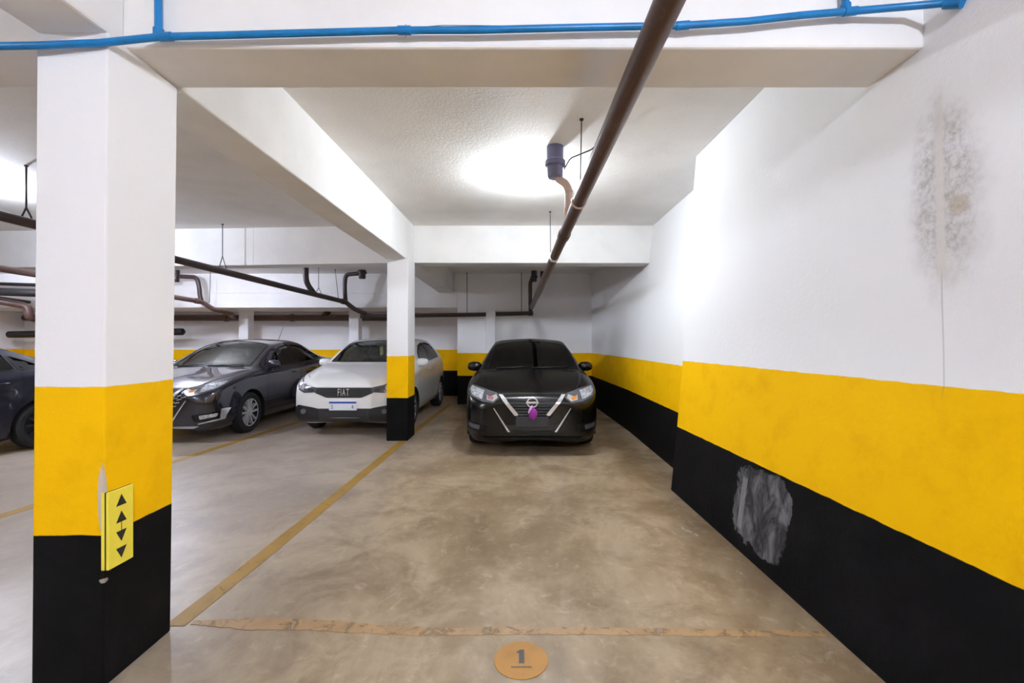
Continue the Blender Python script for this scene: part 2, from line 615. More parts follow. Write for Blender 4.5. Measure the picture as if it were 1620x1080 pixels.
# pillars
def pillar(c, mat, label):
    mb = MB(); mb.hexa(c)
    o = mb.build('pillar', mat, bevel=0.008)
    return st(o, label)
pillar([(-2.005, 1.86, 0), (-1.712, 1.86, 0), (-1.722, 2.235, 0), (-2.005, 2.235, 0), (-1.982, 1.86, 2.69), (-1.690, 1.86, 2.69), (-1.688, 2.235, 2.66), (-1.98, 2.235, 2.66)],
       M['pillar_near'], 'near square pillar painted white, yellow and black')
pillar([(-1.93, 6.50, 0), (-1.625, 6.50, 0), (-1.63, 6.94, 0), (-1.93, 6.94, 0), (-1.92, 6.50, 2.62), (-1.62, 6.50, 2.62), (-1.625, 6.94, 2.61), (-1.92, 6.94, 2.61)],
       M['pillar_far'], 'far square pillar painted white, yellow and black beside the white car')
for (x0, x1, lab) in ((-6.96, -6.73, 'slim white column behind the grey car'), (-4.25, -4.01, 'slim white column behind the white car')):
    mb = MB(); mb.box(x0, x1, 11.2, 11.45, 0, 2.185)
    st(mb.build('pillar', M['wall_recess'], bevel=0.008), lab)
mb = MB(); mb.box(-0.79, -0.58, 10.12, 10.3, 0, 2.13)
st(mb.build('pillar', M['wall_back'], bevel=0.008), 'slim white wall column behind the black car')

# ------------------------------------------------------------------ lamps
for i, (x, y, z, e, c, lab) in enumerate(LAMPS):
    r = empty('ceiling_lamp', (x, y, HC if y < 7.87 else 2.955))
    tag(r, lab, 'lamp', None)
    top_ = HC if y < 7.87 else 2.955
    drop = max(0.0, (top_ - 0.12) - z)
    if drop > 0.01:
        MB().tube([(0, 0, 0), (0, 0, -drop - 0.01)], 0.006, 8).build('cord', M['wire'], r)
    s = MB().lathe([(0.055, 0.0), (0.055, -0.012), (0.034, -0.016), (0.030, -0.06), (0.026, -0.065)], (0, 0, -drop), seg=20)
    s.build('socket', M['bulb_socket'], r, smooth=40)
    s_ = s
    b = MB().lathe([(0.02, -0.062), (0.032, -0.072), (0.048, -0.095), (0.053, -0.115), (0.048, -0.138), (0.032, -0.158), (0.010, -0.167)], (0, 0, -drop), seg=20)
    b.build('bulb', emit('lamp_glow_%d' % i, c, e), r, smooth=60)

# ------------------------------------------------------------------ pipes
def pipe_thing(name, path, r, mat, label, rings=(), ring_r=1.22, ring_w=0.05, ringmat=None, fr=0.12, group=None, cat='pipe'):
    o = MB().tube(fillet(path, fr), r, 18).build(name, mat, smooth=50)
    tag(o, label, cat, group)
    for (c, d, *m) in rings:
        c, d = Vector(c), Vector(d).normalized()
        w = m[1] if len(m) > 1 else ring_w
        t = MB().tube([c - d * w, c - d * w * 0.9, c + d * w * 0.9, c + d * w], [r * 1.02, r * ring_r, r * ring_r, r * 1.02], 20)
        t.build('coupling', (m[0] if m else None) or ringmat or mat, o, smooth=30)
    return o

def RP(Y):   # the right bay's main pipe
    return Vector((0.525 - 0.030 * Y, Y, EYE + 1.17 - 0.0415 * Y))
rd = RP(8) - RP(4)
main = pipe_thing('drain_pipe', [RP(-5.8), RP(1.0), RP(5.5), RP(10.13)], 0.05, M['pipe'],
                  'long brown drain pipe running back overhead above the empty bay',
                  rings=[(RP(5.15), rd, M['white_ring'], 0.035), (RP(3.35), rd, M['pipe_pale_glare'], 0.012), (RP(4.25), rd, M['pipe'], 0.07), (RP(0.3), rd)], ring_r=1.16)
# branch to the trap in front of the lamp
P = RP(4.3)
br = MB().tube(fillet([(0.335, 4.14, 2.90), (0.40, 4.10, 2.84), (0.425, 4.10, 2.78), (0.425, 4.10, 2.56), P], 0.05), 0.036, 16).build('branch_pipe', M['pipe_pale_glare'], main, smooth=50)
MB().tube([(0.425, 4.10, 2.58), (0.425, 4.10, 2.62)], 0.043, 16).build('coupling', M['pipe_pale_glare'], br, smooth=30)
MB().tube([(0.425, 4.10, 2.755), (0.425, 4.10, 2.775)], 0.041, 16).build('coupling', M['pipe_pale_glare'], br, smooth=30)

def trap(loc, mat, label, r=0.078, h=0.29, top=None, group=None):
    x, y, z = loc
    p = empty('drain_trap', (x, y, z))
    tag(p, label, 'drain trap', group)
    MB().lathe([(r * 0.8, 0.0), (r * 0.93, 0.012), (r * 0.95, h * 0.36)], (0, 0, 0), seg=24).build('body', mat, p, smooth=40)
    MB().lathe([(r * 1.1, h * 0.36), (r * 1.22, h * 0.38), (r * 1.22, h * 0.52), (r * 1.06, h * 0.56)], (0, 0, 0), seg=24).build('collar', mat, p, smooth=40)
    MB().lathe([(r, h * 0.56), (r, (top - z) if top else h)], (0, 0, 0), seg=24).build('neck', mat, p, smooth=40)
    return p
trap((0.305, 4.14, 2.905), M['trap'], 'drain trap in lilac-grey glare colour hanging from the ceiling beside the lit bulb', top=HC)

# bent rod beside it
tag(MB().tube(fillet([(0.385, 4.14, 2.98), (0.44, 4.10, 3.07), (0.62, 3.98, 3.10), (0.70, 3.94, HC)], 0.03), 0.006, 8).build('bent_rod', M['wire'], smooth=50),
    'thin bent grey rod between the lit drain trap and the long pipe', 'rod')

# left bays' slanting mains
def P1(Y):
    return Vector((-(5.0 - 0.2091 * (Y - 4.5)), Y, EYE + 1.205 - 0.0625 * (Y - 4.5)))
def P2(Y):
    return Vector((-(6.94 + 0.2091 * (10 - Y)), Y, EYE + 0.86 + 0.0625 * (10 - Y)))
d1 = P1(9) - P1(8)
q1 = pipe_thing('drain_pipe', [P1(-5.8), P1(9.98), Vector((-3.70, 10.06, 2.14)), Vector((-3.50, 10.14, 2.045))], 0.05, M['pipe_dark'],
                'dark brown drain pipe slanting back above the grey car to the white car', fr=0.06,
                rings=[(P1(9.9), d1), (P1(6.0), d1)])
# vertical stub joining it
c = P1(8.95)
MB().tube(fillet([(c.x - 0.10, c.y - 0.15, 2.955), (c.x - 0.10, c.y - 0.15, c.z + 0.22), (c.x, c.y, c.z)], 0.12), 0.052, 16).build('branch_pipe', M['pipe_dark'], q1, smooth=50)
# vertical from trap at its end
v = MB().tube(fillet([(-3.50, 9.80, 2.885), (-3.80, 9.84, 2.865), (-3.83, 9.86, 2.66), (-3.83, 9.88, 2.42), P1(9.98)], 0.09), 0.045, 16).build('branch_pipe', M['pipe_dark'], q1, smooth=50)
trap((-3.43, 9.80, 2.77), M['trap_dark'], 'dark drain trap under the ceiling above the white car', top=2.955)

q2 = pipe_thing('drain_pipe', [P2(-5.8), P2(9.9), Vector((-6.80, 10.05, 2.13)), Vector((-6.75, 10.6, 2.06)), Vector((-7.15, 11.2, 2.06)), Vector((-7.35, 11.68, 2.04))], 0.05, M['pipe'],
                'brown drain pipe slanting back to an elbow above the grey car roof', fr=0.08, rings=[(P2(9.8), d1), (P2(5.2), d1)])
MB().tube(fillet([(-7.36, 9.80, 2.82), (-7.02, 9.84, 2.81), (-6.98, 9.86, 2.6), (-6.98, 9.88, 2.42), P2(9.9)], 0.09), 0.045, 16).build('branch_pipe', M['pipe_dark'], q2, smooth=50)
trap((-7.45, 9.80, 2.70), M['trap_dark'], 'dark drain trap seen just past the near pillar', top=2.955)

# pipe along the back ledge, right part, and its far stretch in the recess
hp = pipe_thing('drain_pipe', [(-3.60, 10.19, 1.985), (-0.9, 10.20, 2.025), (0.26, 10.20, 2.055)], 0.047, M['pipe_dark'],
                'dark horizontal pipe along the back wall above the black car', rings=[((-3.42, 10.19, 1.99), (1, 0, 0)), ((-2.9, 10.19, 1.995), (1, 0, 0)), ((0.20, 10.20, 2.053), (1, 0, 0))])
MB().tube([(-3.5, 10.19, 1.99), (-3.5, 10.15, 2.08)], 0.05, 16).build('branch_pipe', M['pipe_dark'], hp, smooth=50)
# riser and trap at the right bay's back
MB().tube(fillet([(0.235, 9.93, 2.80), (0.19, 9.93, 2.70), (0.19, 9.95, 2.3), (0.20, 10.1, 2.10)], 0.08), 0.042, 16).build('branch_pipe', M['pipe_dark'], hp, smooth=50)
trap((0.275, 9.90, 2.72), M['trap_dark'], 'small dark drain trap behind the end of the overhead pipe', r=0.062, h=0.235, top=2.955)
tag(MB().tube([(0.46, 9.98, 2.955), (0.46, 9.98, 2.62), (0.34, 10.0, 2.38)], 0.045, 16).build('vent_pipe', M['pipe_dark'], smooth=50),
    'short dark pipe dropping from the ceiling right behind the long overhead pipe', 'pipe')

bp = pipe_thing('drain_pipe', [(-14.2 + 1.4, 11.72, 2.03), (-3.2, 11.72, 2.03)], 0.08, M['pipe'],
                'thick brown pipe in the recess under the back ledge', rings=[((-7.6, 11.72, 2.03), (1, 0, 0)), ((-11.2, 11.72, 2.03), (1, 0, 0)), ((-5.9, 11.72, 2.03), (1, 0, 0))])
MB().tube([(-4.95, 11.68, 2.19), (-5.10, 11.72, 2.06)], 0.07, 16).build('branch_pipe', M['pipe_dark'], bp, smooth=50)
cap_ = tag(MB().tube([(-12.6, 11.2, 1.59), (-8.34, 11.2, 1.66), (-8.30, 11.2, 1.661)], [0.085, 0.085, 0.05], 18).build('capped_pipe', M['pipe_black'], smooth=50),
    'capped black pipe end pointing out past the near pillar above the grey car', 'pipe')

for x_ in (-11.5, -9.0):
    MB().tube([(x_, 11.2, 1.66), (x_, 11.2, 2.19)], 0.008, 8).build('support_rod', M['wire'], cap_)
# cluster in the gap at the far left
tag(MB().tube([(-12.8, 9.6, 2.53), (-10.2, 9.6, 2.44), (-8.6, 9.7, 2.38)], 0.085, 18).build('drain_pipe', M['pipe_black'], smooth=50),
    'thick black pipe at the far left edge behind the near pillar', 'pipe')
tag(MB().tube([(-12.8, 9.9, 2.72), (-9.0, 9.9, 2.60)], 0.036, 14).build('drain_pipe', M['pipe_black'], smooth=50),
    'thin dark pipe just above the thick black pipe at the far left', 'pipe')
gp = MB().tube(fillet([(-12.2, 9.2, 2.52), (-11.2, 10.0, 2.26), (-10.95, 10.1, 2.20), (-10.93, 10.1, 1.95), (-11.1, 10.9, 1.86), (-11.5, 11.6, 1.98)], 0.1), 0.075, 16).build('drain_pipe', M['pipe'], smooth=50)
tag(gp, 'brown pipe with a vertical elbow at the far left edge', 'pipe')
tag(MB().tube([(-12.6, 9.0, 2.60), (-11.0, 10.2, 2.30)], 0.035, 12).build('drain_pipe', M['pipe_dark'], smooth=50),
    'thin diagonal pipe crossing the cluster at the far left', 'pipe')

# ------------------------------------------------------------------ hangers
def hanger(top, bot, label, fork=0.0, r=0.0045):
    t, b = Vector(top), Vector(bot)
    mb = MB()
    if fork:
        k = b + (t - b) * fork
        mb.tube([t, k], r, 6)
        dx = Vector((0.055, 0, 0))
        mb.tube([k, b - dx], r, 6)
        mb.tube([k, b + dx], r, 6)
    else:
        mb.tube([t, b], r, 6)
    mb.tube([t - Vector((0, 0, 0.012)), t], 0.016, 8)
    tag(mb.build('pipe_hanger', M['wire']), label, 'hanger')
hanger((0.478, 3.62, HC), (0.455, 3.55, RP(3.55).z + 0.02), 'wire hanger from ceiling to the long overhead pipe beside the lit trap')
hanger((0.39, 6.2, HC), (0.37, 5.75, RP(5.75).z + 0.02), 'short slanted wire hanger just before the far cross beam')
a = P1(6.86); hanger((a.x, a.y, HC), (a.x, a.y, a.z + 0.04), 'forked wire hanger in front of the far beam above the grey car', 0.28, 0.006)
a = P1(4.58); hanger((a.x, a.y, HC), (a.x, a.y, a.z + 0.04), 'forked wire hanger left of the near pillar below the bright ceiling glow', 0.2, 0.008)
a = P1(9.07); hanger((a.x, a.y, 2.955), (a.x, a.y, a.z + 0.04), 'thin wire hanger beside the vertical stub above the grey car', 0.2, 0.006)
a = P1(9.8); hanger((a.x - 0.08, a.y - 0.1, 2.955), (a.x - 0.05, a.y, a.z + 0.04), 'thin wire hanger beside the elbow above the white car', 0, 0.006)
hanger((-6.80, 9.95, 2.955), (-6.82, 9.95, 2.27), 'thin wire hanger beside the brown elbow just past the near pillar', 0, 0.006)
hanger((-1.22, 10.2, 2.955), (-1.22, 10.2, 2.03), 'straight rod hanger on the back pipe, the one farther from the black car', 0, 0.008)
hanger((0.0, 10.2, 2.955), (0.0, 10.2, 2.05), 'straight rod hanger on the back pipe above the black car', 0, 0.008)

# ------------------------------------------------------------------ blue pipe on the near beam
def Bp(px, py, Y=1.895):
    return un(px, py, Y)
bpts = [Bp(-300, 84, 1.80), Bp(-120, 78, 1.82), Bp(0, 73, 1.83), Bp(60, 72, 1.82), Bp(160, 68, 1.84), Bp(250, 58.5), Bp(420, 54), Bp(640, 48), Bp(760, 47.5), Bp(900, 44), Bp(1080, 40.5), Bp(1180, 34), Bp(1270, 24), Bp(1345, 18), Bp(1450, 9, 1.86), Bp(1505, 4, 1.80)]
blue = MB().tube(bpts, 0.0145, 12).build('blue_conduit', M['blue'], smooth=50)
tag(blue, 'bright blue plastic conduit running across the near beam', 'conduit')
for i, (a, b_) in enumerate((((248, 57), (247, -40)), ((1341, 18), (1338, -60)))):
    A, B = Bp(*a), Bp(*b_)
    A.y = B.y = 1.905
    k = A + (B - A).normalized() * 0.035
    t = MB().tube([A, k, k + (B - A).normalized() * 0.004, B], [0.020, 0.020, 0.0145, 0.0145], 12).build('riser', M['blue'], blue, smooth=50)
for px in (160, 262, 640, 1080, 1345):
    ys = float(np.interp(px, [0, 60, 160, 250, 420, 640, 760, 900, 1080, 1180, 1270, 1345, 1450], [73, 72, 68, 58.5, 54, 48, 47.5, 44, 40.5, 34, 24, 18, 9]))
    y2 = float(np.interp(px + 12, [0, 60, 160, 250, 420, 640, 760, 900, 1080, 1180, 1270, 1345, 1450], [73, 72, 68, 58.5, 54, 48, 47.5, 44, 40.5, 34, 24, 18, 9]))
    MB().tube([Bp(px - 10, ys + (ys - y2)), Bp(px + 10, y2)], 0.0175, 12).build('coupling', M['blue'], blue, smooth=50)
MB().tube([Bp(1496, 5, 1.81), Bp(1524, 3, 1.76)], 0.022, 12).build('end_cap', M['blue'], blue, smooth=50)
hair = MB()
for (a, b_) in (((640, 45), (700, 40)), ((700, 40), (830, 41)), ((642, 60), (642, 38))):
    hair.tube([Bp(*a, 1.885), Bp(*b_, 1.885)], 0.0012, 5)
hair.build('tie_wire', M['wire'], blue)


# ------------------------------------------------------------------ floor marks
def strip(name, pts, w, mat, label, cat='floor marking', z=0.004, jitter=0.0, grp=None, n=40):
    P = [Vector((p[0], p[1], 0)) for p in pts]
    ws = w if isinstance(w, (list, tuple)) else [w] * len(P)
    # resample
    S = [0]
    for i in range(1, len(P)):
        S.append(S[-1] + (P[i] - P[i - 1]).length)
    mb = MB()
    L_, Rr = [], []
    for k in range(n + 1):
        s = S[-1] * k / n
        x = float(np.interp(s, S, [p.x for p in P])); y = float(np.interp(s, S, [p.y for p in P])); ww = float(np.interp(s, S, ws))
        s2 = min(S[-1], s + 0.01); s1 = max(0, s - 0.01)
        dx = float(np.interp(s2, S, [p.x for p in P]) - np.interp(s1, S, [p.x for p in P])); dy = float(np.interp(s2, S, [p.y for p in P]) - np.interp(s1, S, [p.y for p in P]))
        l = math.hypot(dx, dy); nx, ny = -dy / l, dx / l
        j1, j2 = random.uniform(-jitter, jitter), random.uniform(-jitter, jitter)
        L_.append((x + nx * (ww / 2 + j1), y + ny * (ww / 2 + j1)))
        Rr.append((x - nx * (ww / 2 + j2), y - ny * (ww / 2 + j2)))
    v = [(a[0], a[1], z) for a in L_] + [(a[0], a[1], z) for a in Rr] + [(a[0], a[1], 0.0005) for a in L_] + [(a[0], a[1], 0.0005) for a in Rr]
    m = n + 1
    f = []
    for k in range(n):
        f.append((k, m + k, m + k + 1, k + 1))
        f.append((k, k + 1, 2 * m + k + 1, 2 * m + k))
        f.append((m + k, 3 * m + k, 3 * m + k + 1, m + k + 1))
    mb.add(v, f)
    return tag(mb.build(name, mat), label, cat, grp)
ZL = 0.0025
strip('parking_line', [(-1.73, 2.27), (-1.71, 3.2), (-1.70, 4.5), (-1.69, 6.5)], 0.105, M['line_yellow'], 'yellow bay line on the floor from the near pillar to the far pillar', z=ZL, jitter=0.003)
strip('parking_line', [(-1.70, 6.98), (-1.62, 10.25)], 0.10, M['line_yellow'], 'yellow floor line between the white car and the black car', z=ZL, jitter=0.003)
strip('parking_line', [(-4.32, 3.0), (-4.22, 3.85), (-4.11, 5.4), (-3.93, 8.2), (-3.9, 11.6)], 0.11, M['line_yellow'], 'yellow floor line between the grey car and the white car', z=ZL, jitter=0.003)
strip('parking_line', [(-6.95, 4.4), (-6.72, 5.6), (-6.55, 6.2), (-6.3, 11.0)], 0.11, M['line_yellow'], 'yellow floor line between the navy car and the grey car', z=ZL, jitter=0.003)
strip('bay_front_line', [(-1.66, 2.30), (-1.35, 2.29), (-1.05, 2.28), (-0.7, 2.245), (-0.45, 2.225), (0.0, 2.235), (0.6, 2.225), (1.1, 2.215), (1.48, 2.21)],
      [0.03, 0.095, 0.085, 0.07, 0.062, 0.056, 0.054, 0.05, 0.042], M['line_tan'], 'worn tan line across the front of the empty bay', z=ZL, jitter=0.005, n=120)
for (px, py, w_, h_, lab) in ((1093, 842, .045, .10, 'white scuffed paint fleck on the floor near the right wall'), (1170, 906, .02, .03, 'tiny white fleck on the floor close to the rubbed wall patch')):
    c = un(px, py, EYE * FPX / (py - PY0))
    mb = MB()
    q = [(c.x + w_ * 0.5 * math.cos(a) * random.uniform(.5, 1) - 0.4 * h_ * math.sin(a), c.y + h_ * math.sin(a) * random.uniform(.6, 1)) for a in [2 * math.pi * k / 11 for k in range(11)]]
    mb.add([(x, y, 0.0025) for x, y in q], [tuple(range(11))])
    tag(mb.build('paint_fleck', M['fleck']), lab, 'paint mark')
# bay number disc
c = un(824.5, 1043.5, EYE * FPX / (1043.5 - PY0))
disc = empty('bay_number_mark', (c.x, c.y, 0))
tag(disc, 'gold round floor mark with the number 1', 'floor marking')
MB().lathe([(0.121, 0.0006), (0.120, 0.003)], (0, 0, 0), seg=48).build('disc', M['line_gold'], disc)
num = MB()
pts = [(-0.010, -0.028), (0.014, -0.028), (0.014, 0.060), (-0.004, 0.060), (-0.020, 0.046), (-0.020, 0.036), (-0.010, 0.040)]
num.add([(x, y + 0.002, 0.0042) for x, y in pts], [tuple(range(len(pts)))])
num.build('number', M['line_dark'], disc)
tx = MB()
random.seed(3)
x = -0.043
while x < 0.043:
    w = random.uniform(0.004, 0.008)
    tx.add([(x, -0.053, 0.0042), (x + w, -0.053, 0.0042), (x + w, -0.045, 0.0042), (x, -0.045, 0.0042)], [(0, 1, 2, 3)])
    x += w + 0.0018
st(tx.build('small_print', M['line_dark'], disc), kind='stuff')

# ------------------------------------------------------------------ corner guard with arrows on the near pillar
sg = empty('corner_guard', (-1.717, 1.880, 0.484))
tag(sg, 'yellow foam corner guard with black arrows on the near pillar', 'corner guard')
H_ = 0.318
MB().box(0.0, 0.014, -0.022, 0.100, 0, H_).build('backing', M['foam_yellow'], sg, bevel=0.002)
MB().box(0.0142, 0.0192, -0.021, 0.100, 0, H_).build('black_core', M['black_print'], sg)
MB().box(0.0194, 0.031, -0.022, 0.098, 0, H_).build('face', M['foam_yellow'], sg, bevel=0.003)
def tri(zc, up):
    s = 1 if up else -1
    mb = MB()
    v = [(0.0318, 0.013, zc - s * 0.022), (0.0318, 0.063, zc - s * 0.022), (0.0318, 0.038, zc + s * 0.024)]
    v += [(0.0305, b, c_) for a, b, c_ in v]
    mb.add(v, [(0, 1, 2), (3, 5, 4), (0, 3, 4, 1), (1, 4, 5, 2), (2, 5, 3, 0)])
    return mb.build('arrow', M['black_print'], sg)
for zc, up in ((0.270, True), (0.200, True), (0.120, False), (0.050, False)):
    tri(zc, up)
MB().box(0.0305, 0.0318, 0.037, 0.0395, 0.142, 0.178).build('printed_line', M['black_print'], sg)

# ================================================================== cars
def paint(name, col, metallic=0.0, rough=0.35, coat=1.0, flake=0.0):
    m, nt, b = new_mat(name)
    b.inputs['Metallic'].default_value = metallic
    b.inputs['Roughness'].default_value = rough
    b.inputs['Coat Weight'].default_value = coat
    b.inputs['Coat Roughness'].default_value = 0.03
    tc = N(nt, 'ShaderNodeTexCoord')
    n = noise(nt, tc.outputs['Object'], 900, 2)
    c = mix(nt, sstep(nt, n, 0.45, 0.7), col, tuple(min(1, x * (1 + flake)) for x in col[:3]) + (1,))
    L(nt, c, b.inputs['Base Color'])
    return m

def glass(name, tint, base_refl=0.06, refl_rough=0.02):
    m, nt, b = new_mat(name)
    nt.nodes.remove(b)
    t = N(nt, 'ShaderNodeBsdfTransparent')
    t.inputs[0].default_value = tint
    g = N(nt, 'ShaderNodeBsdfGlossy')
    g.inputs['Roughness'].default_value = refl_rough
    f = N(nt, 'ShaderNodeFresnel')
    f.inputs[0].default_value = 1.6
    ms = N(nt, 'ShaderNodeMixShader')
    ge = N(nt, 'ShaderNodeNewGeometry')
    fac = math_node(nt, 'MULTIPLY', f.outputs[0], math_node(nt, 'SUBTRACT', 1.0, ge.outputs['Backfacing']))
    fac = math_node(nt, 'MAXIMUM', fac, base_refl)
    L(nt, fac, ms.inputs[0])
    L(nt, t.outputs[0], ms.inputs[1])
    L(nt, g.outputs[0], ms.inputs[2])
    L(nt, ms.outputs[0], nt.nodes['Material Output'].inputs[0])
    return m

M['car_grey'] = paint('grey_car_paint', srgb(50, 49, 59), 0.65, 0.24, 1.0, 0.5)
M['car_black'] = paint('black_car_paint', srgb(4, 4, 5), 0.0, 0.22, 0.08)
M['car_white'] = paint('white_car_paint', srgb(228, 227, 226), 0.0, 0.35, 0.8)
M['car_navy'] = paint('navy_car_paint', srgb(16, 17, 32), 0.3, 0.32, 0.5, 0.4)
M['glass_wind'] = glass('windscreen_glass', (0.80, 0.86, 0.82, 1), 0.16)
M['glass_deep'] = glass('deep_tint_windscreen_glass', (0.40, 0.42, 0.41, 1), 0.05)  # windscreen with a darker tint and weaker reflection
M['glass_dark'] = glass('tinted_glass', (0.16, 0.17, 0.18, 1))
M['trim_black'] = simple('black_car_plastic', srgb(24, 24, 25), 0.45, nz=0.2, nscale=12)
M['gloss_black'] = simple('gloss_black_plastic', srgb(9, 9, 10), 0.4, spec=0.3)
M['charcoal'] = simple('charcoal_plastic', srgb(52, 52, 54), 0.6, nz=0.15)
M['chrome'] = simple('chrome', srgb(228, 229, 232), 0.14, 0.7)
M['silver'] = simple('silver_alloy', srgb(196, 196, 202), 0.3, 0.45)
M['dark_alloy'] = simple('dark_alloy', srgb(60, 60, 64), 0.35, 0.7)
M['rubber'] = simple('tyre_rubber', srgb(22, 22, 23), 0.8, nz=0.2, nscale=30, bmp=0.1)
M['lamp_lens'] = simple('headlamp_lens', srgb(215, 219, 226), 0.12, 0.35, nz=0.75, nscale=42)
M['lamp_inner'] = simple('headlamp_inner', srgb(100, 100, 106), 0.2, 0.4)
M['lamp_bright'] = simple('reflector', srgb(240, 240, 244), 0.12, 0.9)
M['amber'] = simple('amber_lens', srgb(206, 128, 44), 0.3)
M['red_lens'] = simple('red_lens', srgb(150, 14, 16), 0.2)
M['seat'] = simple('dark_seat_fabric', srgb(50, 50, 48), 0.9, nz=0.2)
M['dash'] = simple('dashboard', srgb(46, 48, 46), 0.8)
M['plate_white'] = simple('plate_white', srgb(222, 224, 232), 0.4)
M['plate_blue'] = simple('plate_blue', srgb(40, 72, 170), 0.4)
M['plate_dark'] = simple('plate_dark', srgb(40, 38, 42), 0.5)
M['print_dark'] = simple('plate_print', srgb(50, 52, 70), 0.5)
M['purple'] = simple('purple_cloth', srgb(150, 40, 150), 0.7, nz=0.35, nscale=60)
M['purple_pale'] = simple('pale_purple_cloth', srgb(205, 150, 215), 0.7)
M['pink_pale'] = simple('dusty_pink_cloth', srgb(150, 96, 108), 0.8)
M['paper'] = simple('cream_paper', srgb(214, 206, 160), 0.8)


def catmull(P, n):
    """P: list of (x,z) points -> n+1 samples, centripetal Catmull-Rom"""
    P = np.array(P, float)
    m = len(P)
    E = np.vstack([2 * P[0] - P[1], P, 2 * P[-1] - P[-2]])
    d = np.maximum(np.linalg.norm(np.diff(E, axis=0), axis=1), 1e-5) ** 0.5
    T = np.concatenate([[0], np.cumsum(d)])
    # sample by arc share between knots (fixed parameter per segment keeps rows aligned)
    out = []
    for s in np.linspace(0, m - 1, n + 1):
        i = min(int(s), m - 2)
        f = s - i
        p0, p1, p2, p3 = E[i], E[i + 1], E[i + 2], E[i + 3]
        t0, t1, t2, t3 = T[i], T[i + 1], T[i + 2], T[i + 3]
        t = t1 + (t2 - t1) * f
        a1 = (t1 - t) / (t1 - t0) * p0 + (t - t0) / (t1 - t0) * p1
        a2 = (t2 - t) / (t2 - t1) * p1 + (t - t1) / (t2 - t1) * p2
        a3 = (t3 - t) / (t3 - t2) * p2 + (t - t2) / (t3 - t2) * p3
        b1 = (t2 - t) / (t2 - t0) * a1 + (t - t0) / (t2 - t0) * a2
        b2 = (t3 - t) / (t3 - t1) * a2 + (t - t1) / (t3 - t1) * a3
        out.append((t2 - t) / (t2 - t1) * b1 + (t - t1) / (t2 - t1) * b2)
    return np.array(out)


def pchip(xs, ys, x):
    xs, ys = np.array(xs, float), np.array(ys, float)
    h = np.diff(xs)
    d = np.diff(ys) / h
    m = np.zeros_like(ys)
    m[0], m[-1] = d[0], d[-1]
    for i in range(1, len(xs) - 1):
        if d[i - 1] * d[i] > 0:
            w1, w2 = 2 * h[i] + h[i - 1], h[i] + 2 * h[i - 1]
            m[i] = (w1 + w2) / (w1 / d[i - 1] + w2 / d[i])
    i = np.clip(np.searchsorted(xs, x) - 1, 0, len(h) - 1)
    t = (x - xs[i]) / h[i]
    return ((2 * t**3 - 3 * t**2 + 1) * ys[i] + (t**3 - 2 * t**2 + t) * h[i] * m[i] + (-2 * t**3 + 3 * t**2) * ys[i + 1] + (t**3 - t**2) * h[i] * m[i + 1])


def tab(T, y):
    return pchip([a for a, _ in T], [b for _, b in T], y)


def inside(poly, p):
    x, y = p
    c = False
    n = len(poly)
    for i in range(n):
        x1, y1 = poly[i]
        x2, y2 = poly[(i + 1) % n]
        if (y1 > y) != (y2 > y) and x < (x2 - x1) * (y - y1) / (y2 - y1) + x1:
            c = not c
    return c


def nearest_on(poly, p):
    best = None
    px, py = p
    n = len(poly)
    for i in range(n):
        x1, y1 = poly[i]
        x2, y2 = poly[(i + 1) % n]
        dx, dy = x2 - x1, y2 - y1
        t = max(0, min(1, ((px - x1) * dx + (py - y1) * dy) / (dx * dx + dy * dy + 1e-12)))
        q = (x1 + dx * t, y1 + dy * t)
        d = (q[0] - px) ** 2 + (q[1] - py) ** 2
        if best is None or d < best[0]:
            best = (d, q)
    return best[1]


def smooth_poly(pts, r=0.03, n=4):
    """round polygon corners"""
    P = [Vector((a[0], a[1], 0)) for a in pts]
    out = []
    m = len(P)
    for i in range(m):
        a, b, c = P[i - 1], P[i], P[(i + 1) % m]
        u, w = a - b, c - b
        d = min(r, u.length * 0.45, w.length * 0.45)
        p0, p1 = b + u.normalized() * d, b + w.normalized() * d
        for k in range(n + 1):
            t = k / n
            q = p0 * (1 - t) ** 2 + b * 2 * t * (1 - t) + p1 * t * t
            out.append((q.x, q.y))
    return out


AX = {
    'front': (lambda u, v: Vector((u, -1.5, v)), Vector((0, 1, 0))),
    'rear': (lambda u, v: Vector((u, 7.0, v)), Vector((0, -1, 0))),
    'right': (lambda u, v: Vector((2.0, u, v)), Vector((-1, 0, 0))),
    'left': (lambda u, v: Vector((-2.0, u, v)), Vector((1, 0, 0))),
    'top': (lambda u, v: Vector((u, v, 3.0)), Vector((0, 0, -1))),
}
PROJ = {'front': (0, 2), 'rear': (0, 2), 'right': (1, 2), 'left': (1, 2), 'top': (0, 1)}


